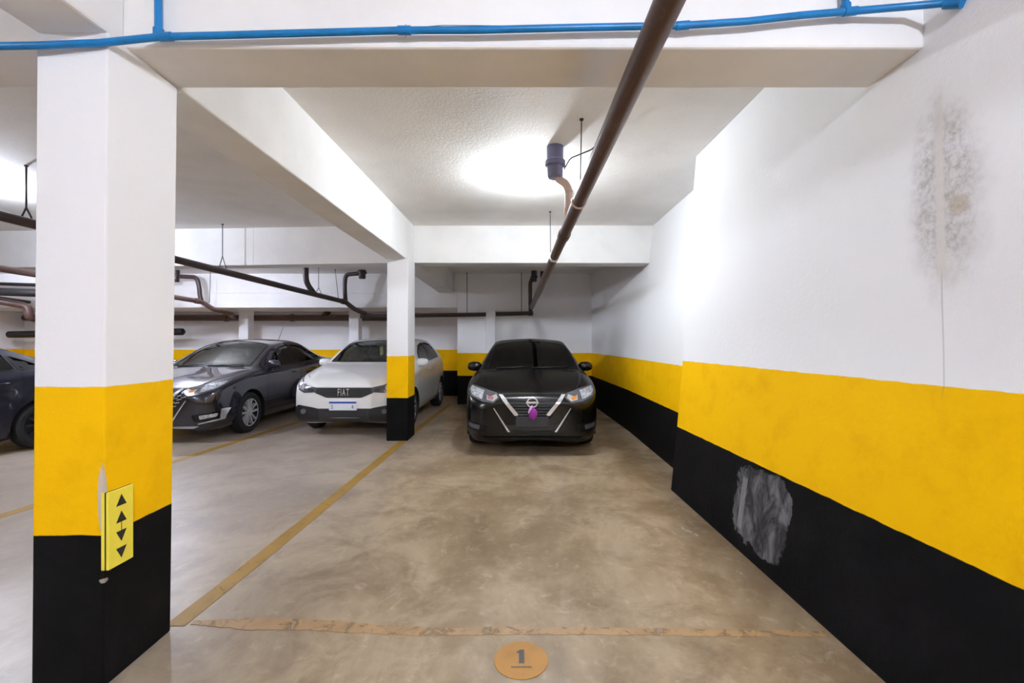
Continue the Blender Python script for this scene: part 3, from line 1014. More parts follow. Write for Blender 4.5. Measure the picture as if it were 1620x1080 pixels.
class Body:
    def __init__(self, S, nu=130, nv=64):
        self.S = S
        Ln = S['L']
        # station positions, dense at the ends
        t = np.linspace(0, 1, nu + 1)
        e = np.concatenate([np.array([0, .006, .015, .03, .05, .08, .11]) , np.linspace(.15, Ln - .15, nu - 13), Ln - np.array([.11, .08, .05, .03, .015, .006, 0])])
        self.ys = e
        rows = []
        for y in e:
            w = tab(S['w'], y)
            zb = tab(S['zb'], y)
            zt = tab(S['top'], y)
            zs = tab(S['shoulder'], y)
            zbelt = tab(S['belt'], y)
            xr_ = tab(S['rail_x'], y)
            zr = tab(S['rail_z'], y)
            mid = tab(S['mid'], y) if 'mid' in S else 0.52
            xb = tab(S['belt_x'], y) * w
            zl = lerp(zb, mid, 0.28)
            xm = xr_ * 0.55
            pts = [(0, zb), (w * .88, zb), (w * .975, zl), (w, mid), (w * .992, lerp(mid, zs, .65)), (w * tab(S['sh_x'], y), zs), (xb, zbelt),
                   (xr_ * 1.012, lerp(zbelt, zr, .93)), (xr_ * 0.965, zr + 0.006), (xm, zt - (zt - zr) * .30), (0, zt)]
            rows.append(catmull(pts, nv))
        self.rows = rows
        n = len(rows)
        m = nv + 1
        verts = []
        for y, rw in zip(e, rows):
            for (x, z) in rw:
                verts.append((max(x, 0), y, z))
        off = len(verts)
        for y, rw in zip(e, rows):
            for (x, z) in rw:
                verts.append((-max(x, 0), y, z))
        faces = []
        for i in range(n - 1):
            for j in range(nv):
                a = i * m + j
                faces.append((a, a + m, a + m + 1, a + 1))
                faces.append((off + a, off + a + 1, off + a + m + 1, off + a + m))
        # end caps as ladders with a bulged middle
        K = 8
        for i, sgn in ((0, -1), (n - 1, 1)):
            base = len(verts)
            for j in range(m):
                x, z = rows[i][j]
                x = max(x, 0)
                for k in range(1, K):
                    f = 1 - 2 * k / K
                    verts.append((x * f, e[i] + sgn * 0.02 * (1 - f * f) * min(1, j / 6, (nv - j) / 6) * (1 if x > .05 else 0), z))
            for j in range(nv):
                def idx(jj, k):
                    if k == 0:
                        return i * m + jj
                    if k == K:
                        return off + i * m + jj
                    return base + jj * (K - 1) + k - 1
                for k in range(K):
                    q = (idx(j, k), idx(j, k + 1), idx(j + 1, k + 1), idx(j + 1, k))
                    faces.append(q if sgn < 0 else q[::-1])
        self.V, self.F = verts, faces
        bm = bmesh.new()
        vs = [bm.verts.new(v) for v in verts]
        for f in faces:
            try:
                bm.faces.new([vs[i] for i in f])
            except ValueError:
                pass
        bmesh.ops.remove_doubles(bm, verts=bm.verts, dist=1e-5)
        bmesh.ops.dissolve_degenerate(bm, dist=1e-6, edges=bm.edges)
        bmesh.ops.recalc_face_normals(bm, faces=bm.faces)
        self.bm = bm
        self.bvh = BVHTree.FromBMesh(bm)

    def hit(self, side, u, v):
        o, d = AX[side][0](u, v), AX[side][1]
        loc, nor, _, _ = self.bvh.ray_cast(o, d)
        if loc is None:
            # fall back to the nearest surface point
            q = o + d * 2.0
            loc, nor, _, _ = self.bvh.find_nearest(q)
            return loc, -d
        if nor.dot(d) > 0:
            nor = -nor
        return loc, nor

    def cut(self, side, poly, test):
        """cut an opening with the polygon's own edge"""
        a, b = PROJ[side]
        bm = self.bm
        xs = [p[0] for p in poly]; ys = [p[1] for p in poly]
        lo, hi = (min(xs), min(ys)), (max(xs), max(ys))
        dele = []
        for f in bm.faces:
            c = f.calc_center_median()
            if not (lo[0] <= c[a] <= hi[0] and lo[1] <= c[b] <= hi[1]):
                continue
            if test(c, f.normal) and inside(poly, (c[a], c[b])):
                dele.append(f)
        ds = set(dele)
        rim = set()
        for f in dele:
            for v in f.verts:
                if any(g not in ds for g in v.link_faces):
                    rim.add(v)
        mv = []
        for v in rim:
            q = nearest_on(poly, (v.co[a], v.co[b]))
            if (q[0] - v.co[a]) ** 2 + (q[1] - v.co[b]) ** 2 > 0.08 ** 2:
                continue
            loc, nor = self.hit(side, q[0], q[1])
            co = v.co.copy()
            co[a], co[b] = q
            k = 3 - a - b
            if loc is not None and abs(loc[k] - v.co[k]) < 0.12:
                co[k] = loc[k]
            mv.append((v, co))
        bmesh.ops.delete(bm, geom=dele, context='FACES')
        for v, co in mv:
            if v.is_valid:
                v.co = co

    def patch(self, side, poly, name, mat, parent, off=0.004, depth=0.012, step=0.05, smooth=40, label=None):
        """a panel that follows the body: polygon cut in a grid, laid onto the surface, with its own thickness"""
        bm = bmesh.new()
        vs = [bm.verts.new((p[0], p[1], 0)) for p in poly]
        bm.faces.new(vs)
        xs = [p[0] for p in poly]; ys = [p[1] for p in poly]
        for ax, lo, hi in ((0, min(xs), max(xs)), (1, min(ys), max(ys))):
            k = int((hi - lo) / step)
            for i in range(1, k + 1):
                c = lo + (hi - lo) * i / (k + 1)
                pl = [0, 0, 0]; pl[ax] = c
                no = [0, 0, 0]; no[ax] = 1
                bmesh.ops.bisect_plane(bm, geom=bm.verts[:] + bm.edges[:] + bm.faces[:], plane_co=pl, plane_no=no)
        bmesh.ops.triangulate(bm, faces=[f for f in bm.faces if len(f.verts) > 4])
        bmesh.ops.remove_doubles(bm, verts=bm.verts, dist=1e-4)
        top, bot = {}, {}
        bm.verts.index_update()
        d = AX[side][1]
        V = []
        nn = len(bm.verts)
        norms = []
        for v in bm.verts:
            loc, nor = self.hit(side, v.co.x, v.co.y)
            nn_ = (nor * 0.5 - d * 0.5).normalized()
            V.append(loc + nn_ * off)
            norms.append(nn_)
        B = [V[i] - norms[i] * depth for i in range(nn)]
        F = [tuple(v.index for v in f.verts) for f in bm.faces]
        E = [(e.verts[0].index, e.verts[1].index) for e in bm.edges if e.is_boundary]
        bm.free()
        mb = MB()
        mb.add(V + B, F + [tuple(i + nn for i in reversed(f)) for f in F] + [(a, b, b + nn, a + nn) for a, b in E])
        o = mb.build(name, mat, parent, smooth=smooth)
        if label:
            o['label'] = label
        return o

    def ring(self, side, poly, width, name, mat, parent, off=0.005, depth=0.012):
        """a trim frame around a polygon"""
        P = [Vector((p[0], p[1], 0)) for p in poly]
        area = sum(P[i].x * P[(i + 1) % len(P)].y - P[(i + 1) % len(P)].x * P[i].y for i in range(len(P)))
        sg_ = 1 if area > 0 else -1
        Q = []
        for i in range(len(P)):
            a, b, c = P[i - 1], P[i], P[(i + 1) % len(P)]
            e1, e2 = (b - a).normalized(), (c - b).normalized()
            n1 = Vector((e1.y, -e1.x, 0)) * sg_
            n2 = Vector((e2.y, -e2.x, 0)) * sg_
            nn = (n1 + n2)
            nn = nn.normalized() / max(0.5, nn.normalized().dot(n1))
            Q.append((b, b + nn * width))
        # subdivide along
        A = []
        for i in range(len(Q)):
            a0, a1 = Q[i]
            b0, b1 = Q[(i + 1) % len(Q)]
            k = max(1, int((b0 - a0).length / 0.06))
            for j in range(k):
                A.append((a0.lerp(b0, j / k), a1.lerp(b1, j / k)))
        V, Bk = [], []
        for inner, outer in A:
            for q in (inner, outer):
                loc, nor = self.hit(side, q.x, q.y)
                nr = (nor * 0.5 - AX[side][1] * 0.5).normalized()
                V.append(loc + nr * off)
                Bk.append(loc + nr * (off - depth))
        n = len(A)
        F = []
        m = len(V)
        for i in range(n):
            j = (i + 1) % n
            F += [(2 * i, 2 * i + 1, 2 * j + 1, 2 * j), (2 * i + 1, 2 * i + 1 + m, 2 * j + 1 + m, 2 * j + 1), (2 * i, 2 * j, 2 * j + m, 2 * i + m)]
        mb = MB(); mb.add(V + Bk, F)
        return mb.build(name, mat, parent, smooth=30)

    def seam(self, side, path, name, parent, w=0.006, mat=None, off=0.0025):
        """a thin dark shut line lying on the body"""
        pts = []
        P = [Vector((p[0], p[1], 0)) for p in path]
        for i in range(len(P) - 1):
            k = max(1, int((P[i + 1] - P[i]).length / 0.04))
            for j in range(k):
                pts.append(P[i].lerp(P[i + 1], j / k))
        pts.append(P[-1])
        V = []
        for i, p in enumerate(pts):
            t = (pts[min(i + 1, len(pts) - 1)] - pts[max(i - 1, 0)]).normalized()
            nrm = Vector((-t.y, t.x, 0)) * w / 2
            for q in (p + nrm, p - nrm):
                loc, nor = self.hit(side, q.x, q.y)
                V.append(loc + nor * off)
        mb = MB()
        mb.add(V, [(2 * i, 2 * i + 1, 2 * i + 3, 2 * i + 2) for i in range(len(pts) - 1)])
        return mb.build(name, mat or M['gloss_black'], parent)

    def build(self, name, mat, parent):
        me = bpy.data.meshes.new(name)
        bmesh.ops.delete(self.bm, geom=[v for v in self.bm.verts if not v.link_faces], context='VERTS')
        self.bm.to_mesh(me)
        me.materials.append(mat)
        me.shade_smooth()
        me.set_sharp_from_angle(angle=R(50))
        o = bpy.data.objects.new(name, me)
        COL.objects.link(o)
        o.parent = parent
        return o


def mirror(poly):
    return [(-a, b) for a, b in reversed(poly)]


def wheel(parent, x, y, r, rim_r, rim_mat, side, spokes=10, w=0.20, steer=0.0):
    wh = empty('wheel', (x, y, r), 0.0)
    wh.parent = parent
    s = side
    prof = [(rim_r * 0.98, -w / 2 + 0.02), (rim_r * 1.04, -w / 2 + 0.005), (r * 0.86, -w / 2), (r * 0.96, -w / 2 + 0.015), (r, -w / 2 + 0.04), (r, w / 2 - 0.04), (r * 0.96, w / 2 - 0.015), (r * 0.86, w / 2), (rim_r * 1.04, w / 2 - 0.005), (rim_r * 0.98, w / 2 - 0.02)]
    t = MB()
    seg = 44
    verts, faces = [], []
    for rr, h in prof:
        for k in range(seg):
            a = 2 * math.pi * k / seg
            verts.append((h, rr * math.cos(a), rr * math.sin(a)))
    n = len(prof)
    for i in range(n):
        i2 = (i + 1) % n
        for k in range(seg):
            k2 = (k + 1) % seg
            faces.append((i * seg + k, i * seg + k2, i2 * seg + k2, i2 * seg + k))
    t.add(verts, faces)
    t.build('tyre', M['rubber'], wh, smooth=30)
    # barrel + backing disc
    b = MB()
    xo = s * (w / 2 - 0.012)
    xi = s * (w / 2 - 0.075)
    pr = [(rim_r * 1.0, xo), (rim_r * 0.94, xo - s * 0.004), (rim_r * 0.90, xi), (0.03, xi - s * 0.004)]
    verts, faces = [], []
    for rr, h in pr:
        for k in range(seg):
            a = 2 * math.pi * k / seg
            verts.append((h, rr * math.cos(a), rr * math.sin(a)))
    for i in range(len(pr) - 1):
        for k in range(seg):
            k2 = (k + 1) % seg
            faces.append((i * seg + k, i * seg + k2, (i + 1) * seg + k2, (i + 1) * seg + k))
    faces.append(tuple(range(3 * seg, 4 * seg)))
    b.add(verts, faces, 0)
    b.mi = [0] * seg + [1] * (len(faces) - seg)
    b.build('rim', [rim_mat, M['trim_black']], wh, smooth=30)
    sp = MB()
    for k in range(spokes):
        a = 2 * math.pi * (k + 0.5 * 0) / spokes
        da = (0.5 if k % 2 else -0.5) * (2 * math.pi / spokes) * 0.28
        c0, s0 = math.cos(a + da * 0.4), math.sin(a + da * 0.4)
        c1, s1 = math.cos(a + da * -0.6), math.sin(a + da * -0.6)
        w0, w1 = 0.014, 0.017
        p0 = Vector((0, c0, s0)) * rim_r * 0.18
        p1 = Vector((0, c1, s1)) * rim_r * 0.96
        n0 = Vector((0, -s0, c0))
        n1 = Vector((0, -s1, c1))
        X0, X1, X2 = Vector((xo - s * 0.004, 0, 0)), Vector((xo - s * 0.010, 0, 0)), Vector((xo - s * 0.05, 0, 0))
        v = [p0 - n0 * w0 + X1, p0 + n0 * w0 + X1, p1 + n1 * w1 + X0, p1 - n1 * w1 + X0, p0 - n0 * w0 + X2, p0 + n0 * w0 + X2, p1 + n1 * w1 + X2, p1 - n1 * w1 + X2]
        sp.add(v, [(0, 1, 2, 3), (7, 6, 5, 4), (0, 4, 5, 1), (1, 5, 6, 2), (2, 6, 7, 3), (3, 7, 4, 0)])
    sp.build('spokes', rim_mat, wh)
    MB().lathe([(rim_r * 0.30, xo - s * 0.05), (rim_r * 0.27, xo - s * 0.004), (rim_r * 0.10, xo + s * 0.002)], (0, 0, 0), 'X', 20).build('hub', rim_mat, wh, smooth=40)
    return wh


def text_mesh(body, size, loc, mat, name, parent, depth=0.006, xscale=1.0, rx=90, space=1.0):
    cu = bpy.data.curves.new(name, 'FONT')
    cu.body = body
    cu.size = size
    cu.align_x = 'CENTER'
    cu.align_y = 'CENTER'
    cu.extrude = depth
    cu.space_character = space
    cu.resolution_u = 2
    o = bpy.data.objects.new(name, cu)
    COL.objects.link(o)
    dg = bpy.context.evaluated_depsgraph_get()
    me = bpy.data.meshes.new_from_object(o.evaluated_get(dg))
    bpy.data.objects.remove(o)
    me.materials.clear()
    me.materials.append(mat)
    o = bpy.data.objects.new(name, me)
    COL.objects.link(o)
    o.location = loc
    o.rotation_euler = (R(rx), 0, 0)
    o.scale = (xscale, 1, 1)
    o.parent = parent
    return o


def mirror_part(root, side, y, z, x, mat, cap_mat):
    s = side
    x = s * x
    mb = MB()
    # rounded shell: stacked sections along x
    secs = []
    for k, (t, ry, rz) in enumerate(((0.0, .035, .045), (0.03, .062, .068), (0.09, .070, .074), (0.15, .064, .068), (0.19, .045, .050), (0.205, .018, .022))):
        secs.append([(x + s * t, y + ry * math.cos(a) * 0.9 + 0.012 * t, z + rz * math.sin(a)) for a in [2 * math.pi * q / 16 for q in range(16)]])
    v = [p for s_ in secs for p in s_]
    f = []
    for i in range(len(secs) - 1):
        for k in range(16):
            k2 = (k + 1) % 16
            f.append((i * 16 + k, i * 16 + k2, (i + 1) * 16 + k2, (i + 1) * 16 + k))
    f += [tuple(range(16)), tuple(range(5 * 16, 6 * 16))]
    mb.add(v, f)
    o = mb.build('mirror', cap_mat, root, smooth=60)
    st_ = MB().tube([(x - s * 0.06, y + 0.02, z - 0.10), (x + s * 0.02, y, z - 0.05), (x + s * 0.05, y, z - 0.03)], [0.03, 0.025, 0.03], 10)
    st_.build('mirror_foot', M['trim_black'], o, smooth=60)
    g = MB().lathe([(0.058, 0.0), (0.055, 0.004)], (x + s * 0.10, y + 0.062, z), 'Y', 16)
    g.build('mirror_glass', M['chrome'], o)
    return o


def seats(root, S):
    fy = S['seat_y']
    for sx in (-0.36, 0.36):
        s = empty('front_seat', (sx, fy, 0.30)); s.parent = root
        MB().box(-0.25, 0.25, -0.25, 0.27, 0, 0.22).build('seat_base', M['seat'], s, bevel=0.05)
        MB().hexa([(-0.24, 0.22, 0.15), (0.24, 0.22, 0.15), (0.24, 0.36, 0.15), (-0.24, 0.36, 0.15), (-0.20, 0.42, 0.78), (0.20, 0.42, 0.78), (0.20, 0.50, 0.78), (-0.20, 0.50, 0.78)]).build('seat_back', M['seat'], s, bevel=0.04)
        MB().box(-0.13, 0.13, 0.42, 0.52, 0.81, 0.97).build('headrest', M['seat'], s, bevel=0.035)
    b = empty('rear_seat', (0, fy + 1.0, 0.32)); b.parent = root
    MB().box(-0.62, 0.62, -0.25, 0.25, 0, 0.2).build('seat_base', M['seat'], b, bevel=0.05)
    MB().hexa([(-0.62, 0.2, 0.15), (0.62, 0.2, 0.15), (0.62, 0.34, 0.15), (-0.62, 0.34, 0.15), (-0.5, 0.36, 0.68), (0.5, 0.36, 0.68), (0.5, 0.44, 0.68), (-0.5, 0.44, 0.68)]).build('seat_back', M['seat'], b, bevel=0.04)
    dy = S['dash_y']
    d = MB().hexa([(-0.66, dy - 0.12, 0.55), (0.66, dy - 0.12, 0.55), (0.66, dy + 0.45, 0.55), (-0.66, dy + 0.45, 0.55), (-0.62, dy - 0.02, S['dash_z']), (0.62, dy - 0.02, S['dash_z']), (0.64, dy + 0.38, S['dash_z'] - 0.03), (-0.64, dy + 0.38, S['dash_z'] - 0.03)])
    d.build('dashboard', M['dash'], root, bevel=0.03)
    # steering wheel (left-hand drive: the driver is at +x when the nose points at the viewer)
    sw = MB()
    c = Vector((0.36, dy + 0.52, S['dash_z'] - 0.03))
    pts = [c + Vector((0.18 * math.cos(a), 0.06 * math.sin(a), 0.17 * math.sin(a))) for a in [2 * math.pi * k / 24 for k in range(25)]]
    sw.tube(pts, 0.014, 8, caps=False)
    sw.tube([c - Vector((0.18, 0, 0)), c + Vector((0.18, 0, 0))], 0.02, 8)
    sw.build('steering_wheel', M['dash'], root, smooth=60)
    MB().box(-0.11, 0.11, S['mir_y'], S['mir_y'] + 0.02, S['mir_z'] - 0.03, S['mir_z'] + 0.035).build('rear_view_mirror', M['dash'], root, bevel=0.01)


def arch_poly(yc, zc, r, n=40):
    return [(yc + r * math.cos(2 * math.pi * k / n), zc + r * math.sin(2 * math.pi * k / n)) for k in range(n)]


def wells(root, S, mat):
    for yc in (S['yf'], S['yr']):
        for s in (-1, 1):
            mb = MB()
            r = S['arch'] + 0.012
            seg = 24
            V, F = [], []
            for k in range(seg + 1):
                a = -0.35 + (math.pi + 0.7) * k / seg
                for x in (0.46, S['half'] - 0.012):
                    V.append((s * x, yc + r * math.cos(a), S['wr'] + r * math.sin(a)))
            for k in range(seg):
                F.append((2 * k, 2 * k + 1, 2 * k + 3, 2 * k + 2))
            base = len(V)
            V.append((s * 0.46, yc, S['wr']))
            for k in range(seg):
                F.append((base, 2 * k, 2 * k + 2))
            mb.add(V, F)
            mb.build('wheel_well', M['trim_black'], root)


def add_windows(B, root, S, gw, gs):
    tb = lambda c, n: n.z > 0.05
    side_t = lambda s: (lambda c, n: c.x * s > 0.3 and n.x * s > 0.2)
    W = smooth_poly(S['windscreen'], 0.05)
    B.cut('top', W, lambda c, n: n.z > 0.2 and c.z > S['cowl_z'] - 0.1)
    RW = smooth_poly(S['rear_glass'], 0.05)
    B.cut('top', RW, lambda c, n: n.z > 0.1 and c.z > S['cowl_z'] - 0.05)
    for s in (1, -1):
        for p in S['side_windows']:
            B.cut('right' if s > 0 else 'left', smooth_poly(p, 0.03, 3), side_t(s))
    # the panes
    ex = lambda poly, k: [tuple(Vector((0, 0)).lerp(Vector(p), 1)) for p in poly]
    B.patch('top', W, 'windscreen', gw, root, off=0.0, depth=0.004, step=0.07, smooth=80)
    B.patch('top', RW, 'rear_window', gs, root, off=0.0, depth=0.004, step=0.07, smooth=80)
    B.ring('top', W, -0.022, 'windscreen_seal', M['gloss_black'], root, off=0.003, depth=0.006)
    for s in (1, -1):
        sd = 'right' if s > 0 else 'left'
        for p in S['side_windows']:
            q = smooth_poly(p, 0.03, 3)
            w = B.patch(sd, q, 'side_window', gs, root, off=0.0, depth=0.004, step=0.08, smooth=80)
            r_ = B.ring(sd, q, 0.014, 'window_trim', M['gloss_black'], root, off=0.004, depth=0.01)


def make_car(S, root, mat, rim_mat, rim_r=0.215, spokes=10, windows=('glass_wind', 'glass_dark'), arch_trim=None):
    B = Body(S)
    gw, gs = M[windows[0]], M[windows[1]]
    S['front'](B, root, mat)
    add_windows(B, root, S, gw, gs)
    for s in (1, -1):
        for yc in (S['yf'], S['yr']):
            B.cut('right' if s > 0 else 'left', arch_poly(yc, S['wr'], S['arch']), lambda c, n: c.x * s > 0.5 and (n.x * s > 0.15 or c.z < 0.35))
            P = [(yc + S['arch'] * math.cos(a), S['wr'] + S['arch'] * math.sin(a)) for a in [math.pi * k / 20 for k in range(-1, 22)]]
            if arch_trim:
                Q = [(yc + (S['arch'] + 0.045) * math.cos(a), S['wr'] + (S['arch'] + 0.045) * math.sin(a)) for a in [math.pi * k / 20 for k in range(21, -2, -1)]]
                B.patch('right' if s > 0 else 'left', P + Q, 'wheel_arch_trim', arch_trim, root, off=0.006, depth=0.03, step=0.1)
    # shut lines
    for s in (1, -1):
        sd = 'right' if s > 0 else 'left'
        for path in S['seams']:
            B.seam(sd, path, 'door_seam', root)
        for (y, z) in S['handles']:
            loc, nor = B.hit(sd, y, z)
            h = MB().tube([loc + Vector((0, -0.09, 0)), loc + Vector((s * 0.028, -0.07, 0.004)), loc + Vector((s * 0.03, 0.06, 0.006)), loc + Vector((0, 0.09, 0.004))], [0.008, 0.012, 0.012, 0.008], 8)
            h.build('door_handle', mat, root, smooth=60)
    for path in S['hood_seam']:
        B.seam('top', path, 'bonnet_seam', root, 0.007)
        B.seam('top', [(-a, b) for a, b in path], 'bonnet_seam', root, 0.007)
    B.build('body_shell', mat, root)
    wells(root, S, mat)
    hw = S['half'] - 0.115
    for s in (1, -1):
        for yc in (S['yf'], S['yr']):
            wheel(root, s * hw, yc, S['wr'], rim_r, rim_mat, s, spokes)
    for s in (1, -1):
        mirror_part(root, s, S['mirror'][0], S['mirror'][1], S['mirror'][2], mat, S.get('mirror_mat') or mat)
    seats(root, S)
    # wipers
    for x0, x1 in ((-0.50, 0.05), (0.02, 0.55)):
        pts = []
        for k in range(9):
            x = lerp(x0, x1, k / 8)
            y = S['windscreen'][0][1] + 0.02 + 0.05 * k / 8 - (0.10 if abs(x) < .3 else 0.03 + 0.07 * (1 - (abs(x) - .3) / .4))
            loc, nor = B.hit('top', x, max(y, S['wiper_y'] + 0.03 * k / 8))
            pts.append(loc + nor * 0.012)
        MB().tube(pts, 0.007, 6).build('wiper', M['trim_black'], root, smooth=60)
    MB().box(-0.70, 0.70, 0.25, S['L'] - 0.3, S['zfloor'] - 0.02, S['zfloor'] + 0.03).build('underbody', M['trim_black'], root)
    return B


# ---------------------------------------------------------------- sedan
SED = dict(
    L=4.46, half=0.87, wr=0.315, arch=0.365, yf=0.86, yr=3.48, cowl_z=1.0, zfloor=0.2,
    w=[(0, .60), (.015, .655), (.05, .715), (.12, .775), (.25, .825), (.45, .858), (.75, .868), (1.5, .87), (3.2, .87), (3.85, .862), (4.15, .83), (4.3, .79), (4.4, .73), (4.46, .62)],
    zb=[(0, .30), (.03, .245), (.08, .20), (.2, .175), (.5, .17), (3.6, .18), (4.1, .22), (4.35, .30), (4.46, .42)],
    mid=[(0, .50), (.2, .50), (1, .52), (4, .55), (4.46, .62)],
    top=[(0, .70), (.02, .735), (.06, .765), (.14, .80), (.3, .855), (.5, .905), (.75, .955), (.95, .995), (1.08, 1.025), (1.25, 1.11), (1.5, 1.24), (1.75, 1.355), (2.0, 1.43), (2.3, 1.468), (2.6, 1.475), (2.9, 1.45), (3.2, 1.385), (3.5, 1.28), (3.75, 1.17), (3.95, 1.105), (4.15, 1.085), (4.33, 1.06), (4.42, 1.0), (4.46, .92)],
    shoulder=[(0, .60), (.06, .66), (.14, .71), (.3, .775), (.5, .825), (.8, .87), (1.1, .89), (1.5, .90), (3.0, .93), (3.8, .98), (4.15, .98), (4.35, .93), (4.46, .80)],
    sh_x=[(0, .97), (.3, .975), (1.0, .985), (3.5, .985), (4.46, .97)],
    belt=[(0, .655), (.06, .705), (.14, .75), (.3, .81), (.5, .862), (.8, .915), (1.1, .95), (1.5, .965), (3.0, 1.00), (3.7, 1.045), (4.0, 1.055), (4.15, 1.05), (4.35, 1.0), (4.46, .86)],
    belt_x=[(0, .90), (.3, .90), (1.0, .925), (1.5, .945), (3.0, .945), (3.8, .93), (4.46, .90)],
    rail_x=[(0, .42), (.1, .52), (.3, .60), (.6, .66), (1.0, .715), (1.1, .725), (1.4, .70), (1.8, .64), (2.1, .605), (2.6, .585), (3.1, .585), (3.5, .61), (3.8, .66), (4.1, .66), (4.46, .50)],
    rail_z=[(0, .685), (.02, .715), (.06, .745), (.14, .782), (.3, .838), (.5, .888), (.75, .94), (.95, .972), (1.1, .985), (1.3, 1.055), (1.55, 1.18), (1.8, 1.29), (2.05, 1.365), (2.35, 1.41), (2.6, 1.415), (2.9, 1.385), (3.2, 1.31), (3.5, 1.20), (3.75, 1.115), (3.95, 1.08), (4.15, 1.066), (4.33, 1.04), (4.42, .98), (4.46, .90)],
    windscreen=[(-.655, 1.17), (-.4, 1.10), (0, 1.08), (.4, 1.10), (.655, 1.17), (.555, 1.93), (.3, 1.985), (0, 2.0), (-.3, 1.985), (-.555, 1.93)],
    rear_glass=[(-.50, 3.02), (.50, 3.02), (.55, 3.72), (-.55, 3.72)],
    side_windows=[
        [(1.52, 1.01), (1.80, 1.205), (2.06, 1.305), (2.36, 1.352), (2.42, 1.352), (2.44, 1.025)],
        [(2.50, 1.03), (2.49, 1.352), (2.75, 1.345), (3.0, 1.30), (3.14, 1.255), (3.20, 1.06)],
        [(3.25, 1.065), (3.20, 1.235), (3.36, 1.17), (3.48, 1.10), (3.46, 1.085)],
    ],
    seams=[[(1.33, .33), (1.30, .55), (1.30, .80), (1.42, .955)], [(2.47, .30), (2.46, .65), (2.47, 1.02)], [(3.12, .45), (3.05, .35), (2.99, .30)], [(3.12, .45), (3.24, .70), (3.25, 1.03)], [(1.33, .30), (2.99, .28)]],
    handles=[(2.22, .86), (3.02, .89)],
    hood_seam=[[(.74, 1.10), (.73, .9), (.70, .6), (.62, .35), (.55, .22)]],
    mirror=(1.50, 1.035, .765), wiper_y=1.04, seat_y=2.05, dash_y=1.35, dash_z=.97, mir_y=1.93, mir_z=1.33,
)

